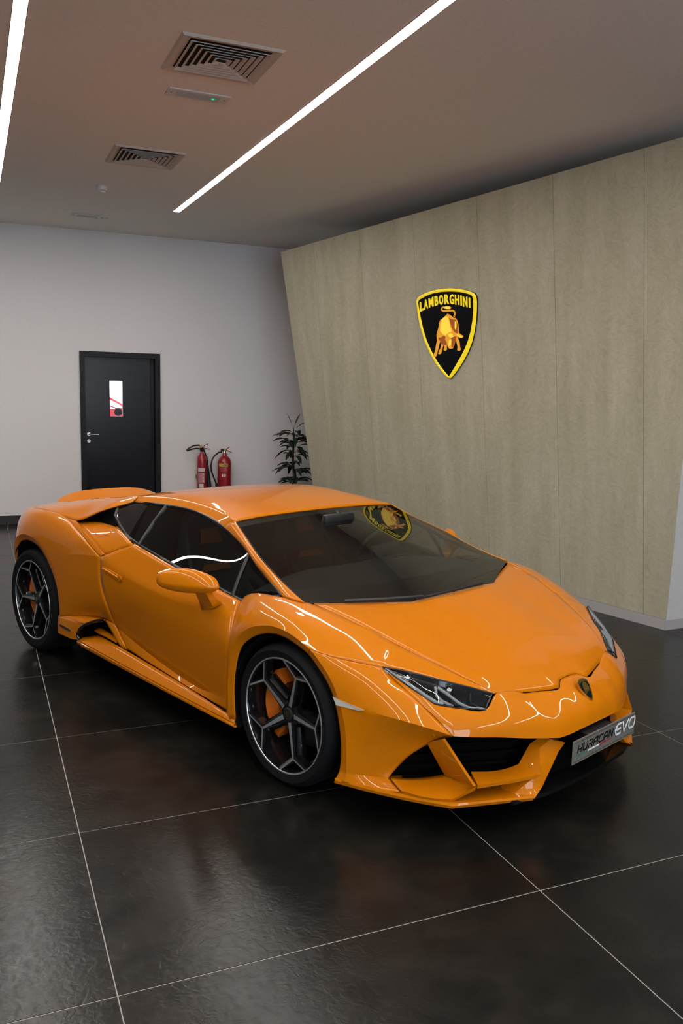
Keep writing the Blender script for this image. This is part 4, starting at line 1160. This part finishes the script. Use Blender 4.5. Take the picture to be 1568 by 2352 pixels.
# spoiler: raised ducktail on the rear edge
SP = [[(-3.10, 0, .905), (-3.10, .2, .905), (-3.12, .36, .905), (-3.15, .43, .900), (-3.16, .45, .898)],
      [(-3.20, 0, .935), (-3.20, .2, .934), (-3.205, .34, .928), (-3.21, .41, .908), (-3.21, .445, .896)],
      [(-3.30, 0, .972), (-3.30, .15, .971), (-3.30, .30, .955), (-3.29, .39, .925), (-3.28, .44, .892)],
      [(-3.335, 0, .966), (-3.335, .15, .965), (-3.33, .30, .950), (-3.315, .39, .918), (-3.30, .44, .886)],
      [(-3.30, 0, .93), (-3.30, .15, .93), (-3.30, .30, .915), (-3.29, .39, .895), (-3.28, .44, .878)],
      [(-3.22, 0, .89), (-3.22, .15, .89), (-3.22, .30, .885), (-3.22, .39, .88), (-3.22, .44, .875)]]
panel('rear_spoiler', SP, (.2, 0, 1), 4, 5, (2, 3), (), 'center', liner=False, thick=0)
# ---- glass
WS = []
for (xc, zc, xe, we, ze) in ((.212, .802, -.034, .782, .820), (-.10, .900, -.250, .742, .880), (-.42, .998, -.462, .706, .957), (-.63, 1.056, -.64, .650, 1.018), (-.795, 1.100, -.798, .604, 1.080)):
    sl = .294; Dp = zc + sl * (xc - xe) - ze; row = []
    for t in (0, .25, .42, .62, .80, .92, 1.0):
        x_ = xc + (xe - xc) * t ** 2
        if xc > .2: x_ = float(np.interp(t, (0, .42, .716, 1), (.212, .206, .080, -.034)))
        row.append((x_, we * t, zc + sl * (xc - x_) - Dp * t ** 2.0))
    WS.append(row)
Gw, _ = mirror_half(WS)
Dw = grid(Gw, 10, 8)
ws = grid_mesh('windscreen', Dw, M['ws_glass'], (.5, 0, 1), car, thick=0, liner=False)
def inset(D, d):
    X = D.copy(); n_ = np.zeros_like(D)
    du = np.gradient(D, axis=0); dv = np.gradient(D, axis=1); n_ = np.cross(du, dv)
    n_ /= np.maximum(np.linalg.norm(n_, axis=2, keepdims=True), 1e-9)
    if n_[..., 2].mean() < 0: n_ = -n_
    return X - n_ * d
Di = inset(Dw, .004)
grid_mesh('black_border', Di[:7], M['black'], (.5, 0, 1), ws, thick=0, liner=False)
grid_mesh('black_border', Di[37:], M['black'], (.5, 0, 1), ws, thick=0, liner=False)
grid_mesh('black_border', Di[6:38, :2], M['black'], (.5, 0, 1), ws, thick=0, liner=False)
grid_mesh('black_border', Di[6:38, -2:], M['black'], (.5, 0, 1), ws, thick=0, liner=False)
for pts in (((.215, .30, .812), (.225, .0, .817), (.215, -.22, .816)), ((.06, .62, .822), (.16, .44, .823), (.225, .26, .822))):
    a = tube('wiper', [LC(*p, 1) for p in pts], .007, M['black'], car, 6)
# side windows: (top edge, bottom edge) pairs from the front tip rearwards
WT = [(-.185, .797, .826), (-.31, .762, .860), (-.43, .73, .897), (-.57, .692, .952), (-.706, .66, .995), (-.961, .622, 1.057), (-1.249, .604, 1.088), (-1.46, .622, 1.092), (-1.62, .642, 1.088), (-1.745, .662, 1.08), (-1.82, .735, 1.05)]
WBm = [(-.185, .797, .822), (-.33, .808, .785), (-.467, .818, .750), (-.535, .822, .760), (-.70, .832, .788), (-.96, .846, .824), (-1.20, .854, .865), (-1.37, .858, .896), (-1.50, .850, .922), (-1.64, .822, .962), (-1.78, .778, 1.005)]
WMd = [tuple((np.array(a) + np.array(b)) / 2 + np.array((0, .005 * min(1, abs(a[2] - b[2]) / .15), .002))) for a, b in zip(WT, WBm)]
def side_windows(side):
    G = [WBm, WMd, WT]
    D = grid(G, 6, 6)
    D = D - np.array((0, .007, 0))
    def cut(a, b): return D[:, int(a * 6):int(b * 6) + 1]
    sw = grid_mesh('side_window', cut(3, 7), M['side_glass'], (0, 1, .4), car, thick=0, liner=False, side=side)
    grid_mesh('side_window', cut(0, 3), M['side_glass'], (0, 1, .4), car, thick=0, liner=False, side=side)
    grid_mesh('side_window', cut(7, 8), M['side_glass'], (0, 1, .4), car, thick=0, liner=False, side=side)
    grid_mesh('window_panel', cut(8, 10), M['gloss_black'], (0, 1, .4), car, thick=0, liner=False, side=side)
    def bar(u, r):
        c = D[:, int(u * 6)] + np.array((0, .003, 0))
        tube('window_divider', [LC(*p, side) for p in c], r, M['seal'], car, 6)
    bar(3, .011); bar(7, .009)
    pts = [LC(*p, side) for p in D[0][1:]] + [LC(*p, side) for p in D[1:, -1]] + [LC(*p, side) for p in D[-1][::-1][1:]]
    tube('window_seal', pts, .0095, M['seal'], car, 6, True)
both(side_windows)
# ---- door mirrors
def door_mirror(side):
    S = [(.905, -.510, -.575, .858, .800), (.935, -.500, -.615, .882, .785), (1.0, -.545, -.68, .912, .778), (1.06, -.625, -.745, .904, .783), (1.098, -.70, -.775, .882, .800), (1.114, -.735, -.772, .862, .820)]
    vs = []; fs = []; n = 8
    for w_, xf, xb, zt, zb in S:
        d = xf - xb; h = zt - zb
        for (x, z) in ((xf, zb + .36 * h), (xf - .12 * d, zb + .68 * h), (xf - .42 * d, zt - .02 * h), (xf - .75 * d, zt), (xb, zt - .16 * h), (xb, zb + .2 * h), (xf - .62 * d, zb), (xf - .2 * d, zb + .08 * h)):
            vs.append(LC(x, w_, z, side))
    for i in range(len(S) - 1):
        for j in range(n):
            fs.append((i * n + j, i * n + (j + 1) % n, (i + 1) * n + (j + 1) % n, (i + 1) * n + j))
    fs.append(tuple(range(n))); fs.append(tuple(range((len(S) - 1) * n, len(S) * n)))
    bm = bmesh.new(); bv = [bm.verts.new(v) for v in vs]
    for f in fs: bm.faces.new([bv[i] for i in f])
    cl = bm.edges.layers.float.new('crease_edge')
    for i in range(len(S) - 1):
        e = bm.edges.get((bv[i * n], bv[(i + 1) * n])); e[cl] = 1.0
        e = bm.edges.get((bv[i * n + 4], bv[(i + 1) * n + 4])); e[cl] = 0.7
        e = bm.edges.get((bv[i * n + 5], bv[(i + 1) * n + 5])); e[cl] = 0.7
    o = from_bm('door_mirror', bm, PAINT, car, True)
    md = o.modifiers.new('smooth', 'SUBSURF'); md.levels = 2; md.render_levels = 2
    # stalk on the door
    rings = [[(-.735, .872, .672), (-.600, .860, .730), (-.555, .868, .728), (-.580, .900, .700), (-.680, .905, .672)],
             [(-.700, .905, .715), (-.605, .888, .752), (-.560, .895, .750), (-.570, .925, .735), (-.650, .935, .715)],
             [(-.665, .945, .792), (-.610, .925, .80), (-.555, .930, .80), (-.555, .965, .795), (-.62, .985, .790)]]
    D = np.array([r + [r[0]] for r in rings])
    grid_mesh('mirror_stalk', np.array([hrow(D[:, j], 4) for j in range(6)]).transpose(1, 0, 2), PAINT, (1, .5, 0), o, thick=0, angle=50, liner=False, side=side)
    prism('mirror_glass', [LC(-.700, .97, .80, side), LC(-.700, .97, .885, side), LC(-.745, 1.045, .89, side), LC(-.782, 1.09, .87, side), LC(-.782, 1.09, .815, side), LC(-.745, 1.045, .80, side)], (-.006, 0, 0), M['chrome'], o)
both(door_mirror)
# ---- small front details
def front_details(side):
    prism('side_marker', [LC(*p, side) for p in ((.352, .952, .521), (.372, .950, .489), (.478, .921, .490), (.498, .917, .497))], tuple(np.array(LC(.002, .009, .003, side))), M['reflector_w'], car)
    revolve('parking_sensor', [(0.0, .004), (.0085, .003), (.0095, -.006)], PAINT, car, 16, 'x', LC(.722, .741, .418, side))
both(front_details)
# nose badge
def badge_frame():
    c = Vector((.9585, 0, .4985)); up = Vector((-.62, 0, .78)).normalized(); rt = Vector((0, 1, 0)); nn_ = rt.cross(up) * 1.0
    if nn_.x < 0: nn_ = -nn_
    return c, up, rt, nn_
bc, bup, brt, bn = badge_frame()
def bpoly(name, pts, d0, d1, mat, parent):
    return prism(name, [bc + brt * x * 1.28 + bup * y * 1.28 + bn * d0 for x, y in pts], bn * (d1 - d0), mat, parent)
shp = [(-.030, .030), (-.018, .037), (0, .040), (.018, .037), (.030, .030), (.030, .008), (.022, -.015), (.010, -.034), (0, -.042), (-.010, -.034), (-.022, -.015), (-.030, .008)]
bd = bpoly('nose_badge', shp, 0.002, .012, M['badge_gold'], car)
bpoly('badge_face', [(x * .85, y * .85) for x, y in shp], .012, .0128, M['sign_black'], bd)
mb_ = sum(b for b, u in BULL) / len(BULL); mu_ = sum(u for b, u in BULL) / len(BULL)
bpoly('badge_bull', [((b - mb_) * -.105, (u - mu_) * .115 - .002) for b, u in BULL], .0128, .0142, M['badge_gold'], bd)
bpoly('badge_band', [(-.022, .022), (-.012, .027), (0, .029), (.012, .027), (.022, .022), (.022, .027), (.012, .031), (0, .033), (-.012, .031), (-.022, .027)], .0128, .0138, M['badge_gold'], bd)
# ---- number plate
pz, px_, ph = .314, 1.072, .0515
plate = box('number_plate', px_ - .003, px_ + .001, -.262, .262, pz - ph, pz + ph, M['plate'], car, .001)
Rp = Matrix(((0, 0, 1, px_ + .0012), (1, 0, 0, 0), (0, 1, 0, pz), (0, 0, 0, 1)))      # text x -> +y, y -> +z, z -> +x
bm = bmesh.new()
for (a, b, c, d) in ((-.25, .25, .041, .0425), (-.25, .25, -.0425, -.041)):
    bm_box(bm, px_ + .001, px_ + .0016, a, b, pz + c, pz + d)
from_bm('plate_border', bm, M['ink'], plate)
def glyph(name, strokes, x0, w_, h_, y0, th, mat, lift=0.0, slant=.22):
    """stencil letter from strokes in a unit box"""
    bm = bmesh.new()
    for k, st in enumerate(strokes):
        for (ax, ay), (bx, by) in zip(st[:-1], st[1:]):
            P0 = Vector((0, x0 + (ax * w_) + slant * ay * h_, y0 + ay * h_)); P1 = Vector((0, x0 + (bx * w_) + slant * by * h_, y0 + by * h_))
            d = (P1 - P0).normalized(); nrm = Vector((0, -d.z, d.y)) * th / 2
            P0 = P0 - d * th * .4; P1 = P1 + d * th * .4
            q = [P0 + nrm, P0 - nrm, P1 - nrm, P1 + nrm]
            vv = [bm.verts.new(v + Vector((px_ + .0013 + lift, 0, pz))) for v in q] + [bm.verts.new(v + Vector((px_ + .0022 + lift + .00002 * k, 0, pz))) for v in q]
            for f in ((0, 1, 2, 3), (4, 7, 6, 5), (0, 4, 5, 1), (1, 5, 6, 2), (2, 6, 7, 3), (3, 7, 4, 0)):
                bm.faces.new([vv[i] for i in f])
    return from_bm(name, bm, mat, plate)
GL = {'H': [[(0, 0), (0, 1)], [(0, .45), (.85, .45)], [(.85, 0), (.85, .45), (1, .6), (1, 1)]],
      'U': [[(0, 1), (0, .1), (.15, 0), (.8, 0), (.95, .12), (.95, 1)]],
      'R': [[(.1, 1), (.9, 1), (1, .85), (.9, .5), (.2, .5)], [(.55, .45), (1, 0)], [(0, 0), (0, .25)]],
      'A': [[(0, 0), (0, .7), (.25, 1), (.95, 1), (.95, 0)], [(.1, .42), (.95, .42)]],
      'C': [[(1, 1), (.2, 1), (0, .8), (0, .15), (.15, 0), (1, 0)]],
      'N': [[(0, 0), (0, 1), (.2, .95), (.8, .05), (1, 0), (1, 1)]],
      'E': [[(1, 1), (.35, 1), (0, .5), (.3, 0), (1, 0)], [(.15, .5), (.9, .5)]],
      'V': [[(0, 1), (.45, 0), (1, 1)]],
      'O': [[(.2, 0), (0, .25), (0, .75), (.2, 1), (.85, 1), (1, .75), (1, .25), (.85, 0), (.2, 0)]]}
x = -.225
for ch in 'HURACAN':
    glyph('letter', GL[ch], x, .031, .030, -.006, .0068, M['ink']); x += .0425
x += .006
for ch in 'EVO':
    glyph('letter_outline', GL[ch], x, .050, .045, -.012, .0135, M['ink'], 0.0)
    glyph('letter', GL[ch], x, .050, .045, -.012, .0095, M['plate_white'], .0008); x += .062
for (a, b, mt_) in ((-.235, -.150, M['plate_green']), (-.145, -.050, M['plate_white']), (-.045, .050, M['plate_red'])):
    prism('tricolour_bar', [(px_ + .001, a, pz - .0205), (px_ + .001, b, pz - .0205), (px_ + .001, b + .004, pz - .014), (px_ + .001, a + .004, pz - .014)], (.0008, 0, 0), mt_, plate)

# ---- wheels
def beam(V, F, FM, p0, p1, wf, wb, depth, taper=1.0):
    """bar between p0 and p1 in (x, axial, z); bright front face, dark flanks"""
    p0, p1 = np.array(p0, float), np.array(p1, float)
    d = p1 - p0; d2 = np.array((d[0], 0, d[2])); d2 /= np.linalg.norm(d2); n_ = np.array((-d2[2], 0, d2[0])); ax = np.array((0, 1, 0))
    b = len(V)
    for p, k in ((p0, 1.0), (p1, taper)):
        V += [p + n_ * wf / 2 * k, p - n_ * wf / 2 * k, p - n_ * wb / 2 * k - ax * .006, p - n_ * wb / 2 * k - ax * depth, p + n_ * wb / 2 * k - ax * depth, p + n_ * wb / 2 * k - ax * .006]
    for k in range(6):
        F.append((b + k, b + (k + 1) % 6, b + 6 + (k + 1) % 6, b + 6 + k)); FM.append(1 if k == 0 else 0)
    F.append(tuple(b + k for k in range(6))); FM.append(0); F.append(tuple(b + 11 - k for k in range(6))); FM.append(0)

def wheel(xc, zc, R, wo, wi, ang0, side):
    def L(x, a, z): return (xc + x, -side * a, zc + z)
    def rev(name, prof, mat, parent, n=72):
        v, f = revolve_geo([(r, a) for r, a in prof], n, 'y')
        bm = bmesh.new(); bv = [bm.verts.new(L(*p)) for p in v]
        for q in f: bm.faces.new([bv[i] for i in q])
        bmesh.ops.remove_doubles(bm, verts=bm.verts, dist=1e-6)
        return from_bm(name, bm, mat, parent, True, 30)
    s = R / .327
    prof = [(.255, wo - .02), (.262, wo - .008), (.272, wo + .003), (.272 + (R - .272) * .5, wo + .010), (R - .018, wo + .003), (R - .006, wo - .012), (R, wo - .035)]
    wd = wo - wi
    for k in (.30, .5, .70):
        a = wo - wd * k
        prof += [(R, a + .008), (R - .007, a + .006), (R - .007, a - .006), (R, a - .008)]
    prof += [(R, wi + .03), (R - .01, wi + .01), (.30, wi), (.255, wi + .01)]
    rev('tyre', prof, M['rubber'], car, 96)
    rim = rev('wheel_rim', [(.2665, wo - .006), (.2665, wo - .001), (.264, wo + .002), (.256, wo - .004), (.250, wo - .03), (.236, wo - .12), (.236, wi + .03)], M['gloss_black'], car)
    rev('rim_lip', [(.2668, wo - .001), (.2655, wo + .0028), (.2610, wo + .0022), (.2595, wo - .001)], M['silver'], rim)
    rev('hub', [(.0, wo - .085), (.055, wo - .085), (.062, wo - .075), (.060, wo - .045), (.046, wo - .036), (.0, wo - .036)], M['gloss_black'], rim, 40)
    cap = rev('hub_cap', [(.0, wo - .028), (.024, wo - .029), (.030, wo - .033), (.031, wo - .040)], M['black'], rim, 36)
    prism('cap_crest', [L((b - mb_) * .055 * side * 0 + bx_, wo - .0285, bz_) for b, bx_, bz_ in [(0, .010, .011), (0, .0, .014), (0, -.010, .011), (0, -.009, -.003), (0, 0, -.015), (0, .009, -.003)]], (0, -side * .001, 0), M['badge_gold'], rim)
    for k in range(5):
        a = math.radians(ang0 + 72 * k)
        def pol(r, da, ax): return (r * math.cos(a + da), ax, r * math.sin(a + da))
        V, F, FM = [], [], []
        nd = pol(.200, 0, wo - .018)
        beam(V, F, FM, pol(.040, 0, wo - .034), nd, .021, .050, .055, .48)
        for sg in (-1, 1):
            beam(V, F, FM, nd, pol(.264, sg * math.radians(21), wo - .002), .0090, .026, .045, .9)
            # dark inner rib beside the spoke
            beam(V, F, [], pol(.07, sg * .35, wo - .060), pol(.20, sg * .10, wo - .048), .012, .018, .03)
            FM += [0] * 8
        o = obj('spoke', [L(*v) for v in V], F, None, rim, False, None, [M['gloss_black'], M['silver']], FM)
    for k in range(10):   # outer machined segments following the lip
        a = math.radians(ang0 + 72 * (k // 2) + (21 if k % 2 else -21))
    rev('brake_disc', [(.07, wo - .165), (.188, wo - .165), (.188, wo - .195), (.07, wo - .195)], M['disc'], car, 60)
    rev('wheel_carrier', [(.0, wo - .09), (.075, wo - .10), (.085, wo - .16), (.07, wo - .2), (0, wo - .2)], M['darkmetal'], car, 30)
    # caliper hugging the rear half of the disc
    vs = []; fs = []; n = 14
    for k in range(n + 1):
        t = k / n; a = math.radians(128 + 104 * t); e = math.sin(math.pi * t) ** .5
        ri, ro_ = .140 - .012 * e, .212 + .018 * e
        for r, ax in ((ri, wo - .135), (ri, wo - .085 - .01 * (1 - e)), (ro_ - .02, wo - .072 - .012 * (1 - e)), (ro_, wo - .088), (ro_, wo - .20), (ri, wo - .20)):
            vs.append(L(r * math.cos(a), ax, r * math.sin(a)))
    for k in range(n):
        for j in range(6): fs.append((k * 6 + j, k * 6 + (j + 1) % 6, (k + 1) * 6 + (j + 1) % 6, (k + 1) * 6 + j))
    fs.append(tuple(range(6))); fs.append(tuple(range(n * 6, n * 6 + 6)))
    bm = bmesh.new(); bv = [bm.verts.new(v) for v in vs]
    for f in fs: bm.faces.new([bv[i] for i in f])
    from_bm('brake_caliper', bm, M['caliper'], car, True, 40)
for sd_ in (1, -1):
    wheel(0.0, .327, .327, .934, .70, 70.8, sd_)
    wheel(-2.62, .345, .345, .930, .65, 40.4, sd_)
# ---- wheel arch liners and underbody
def arch(side):
    for xc, zc, r, w0 in ((.02, .325, .375, .945), (-2.585, .345, .40, .943)):
        vs = []; fs = []; n = 36
        for k in range(n + 1):
            a = math.radians(-25 + (230 if xc > -1 else 205) * k / n)
            wk = w0 - (max(0, math.degrees(a) - 130) * .0022 if xc < -1 else 0)
            for w_ in (wk, .58):
                vs.append(LC(xc + r * math.cos(a), w_, max(.17, zc + r * math.sin(a)), side))
        for k in range(n): fs.append((2 * k, 2 * k + 1, 2 * k + 3, 2 * k + 2))
        b = len(vs); vs.append(LC(xc, .58, zc, side))
        for k in range(n): fs.append((2 * k + 1, b, 2 * k + 3))
        obj('wheel_arch_liner', vs, fs, M['liner'], car, True, 40)
both(arch)
box('underbody', -3.25, .78, -.60, .60, .115, .165, M['liner'], car)
box('underbody', -2.05, -.46, -.86, .86, .125, .19, M['liner'], car)
# ---- cabin
cabin = obj('cabin_tub', [(-.35, -.70, .3), (-.35, .70, .3), (-1.55, .70, .3), (-1.55, -.70, .3), (-.30, -.74, .70), (-.30, .74, .70), (-1.62, .78, .80), (-1.62, -.78, .80), (-1.68, .60, 1.08), (-1.68, -.60, 1.08)],
            [(0, 1, 2, 3), (0, 4, 5, 1), (1, 5, 6, 2), (3, 7, 4, 0), (2, 6, 7, 3), (6, 8, 9, 7)], M['leather'], car)
def half_full(G):
    G, _ = mirror_half(G); return G
dash = grid_mesh('dashboard', grid(half_full([[(.16, 0, .79), (.10, .4, .785), (-.10, .70, .80)], [(-.15, 0, .825), (-.18, .4, .815), (-.26, .70, .80)], [(-.42, 0, .835), (-.42, .4, .83), (-.42, .72, .79)], [(-.56, 0, .81), (-.56, .4, .81), (-.52, .73, .76)], [(-.60, 0, .72), (-.60, .4, .72), (-.56, .73, .68)], [(-.50, 0, .45), (-.50, .4, .45), (-.50, .73, .45)]]), 5, 6), M['dash'], (0, 0, 1), car, thick=0, liner=False, angle=50)
prism('instrument_hood', [(-.50, .20, .82), (-.62, .21, .80), (-.62, .25, .875), (-.60, .37, .89), (-.62, .49, .875), (-.62, .53, .80), (-.50, .54, .82), (-.44, .37, .845)], (0, 0, .006), M['dash'], dash)
def seat(side):
    yc = -side * .37
    bm = bmesh.new()
    def q(x, y, z): return bm.verts.new((x, yc + y, z))
    prof = [(-.78, .42, .24), (-.80, .50, .25), (-1.10, .47, .25), (-1.24, .50, .25), (-1.34, .72, .24), (-1.43, .93, .20), (-1.46, 1.0, .12), (-1.49, 1.055, .10), (-1.55, 1.05, .10), (-1.55, .80, .2), (-1.45, .40, .24), (-.80, .36, .24)]
    ringL = []
    for x_, z_, hw in prof:
        ringL.append([q(x_ + (.05 if .45 < z_ < .95 else 0), -hw, z_ + (.03 if z_ < .6 else 0)), q(x_, -hw * .6, z_), q(x_, hw * .6, z_), q(x_ + (.05 if .45 < z_ < .95 else 0), hw, z_ + (.03 if z_ < .6 else 0))])
    for i in range(len(ringL)):
        a, b = ringL[i], ringL[(i + 1) % len(ringL)]
        for j in range(3): bm.faces.new((a[j], a[j + 1], b[j + 1], b[j]))
    for j in (0, 3):
        bm.faces.new([r[j] for r in ringL])
    o = from_bm('seat', bm, M['leather'], car, True)
    md = o.modifiers.new('smooth', 'SUBSURF'); md.levels = 2; md.render_levels = 2
    # orange inserts
    for (xa, za, xb, zb, hw) in ((-1.385, .86, -1.42, .945, .075), (-1.33, .70, -1.345, .74, .11)):
        prism('seat_insert', [(xa + .03, yc - hw, za), (xa + .03, yc + hw, za), (xb + .03, yc + hw * .75, zb), (xb + .03, yc - hw * .75, zb)], (.012, 0, .004), M['leather_o'], o)
both(seat)
sw_c = Vector((-.70, .37, .80)); tl = math.radians(22)
def swp(a, r, ax=0.0):
    u_ = Vector((0, 1, 0)); v_ = Vector((math.sin(tl), 0, math.cos(tl))); n_ = Vector((-math.cos(tl), 0, math.sin(tl)))
    return sw_c + u_ * r * math.cos(a) + v_ * r * math.sin(a) + n_ * ax
st = tube('steering_wheel', [swp(2 * math.pi * k / 32, .172) for k in range(32)], .015, M['leather'], car, 8, True)
tube('steering_spoke', [swp(math.pi, .165), swp(0, .165)], .014, M['black'], st, 6)
tube('steering_spoke', [swp(-math.pi / 2, .165), swp(0, 0)], .014, M['black'], st, 6)
tube('steering_column', [swp(0, 0, 0.0), swp(0, 0, -.2)], .035, M['black'], st, 10)
box('interior_mirror', -.665, -.625, -.115, .115, 1.030, 1.095, M['black'], car, .015, 2, True)
tube('mirror_arm', [(-.645, 0, 1.09), (-.66, 0, 1.105)], .01, M['black'], car, 6)
# ---- dark inner body that shows in the shut lines
obj('inner_body', LINER_V, LINER_F, M['liner'], car)
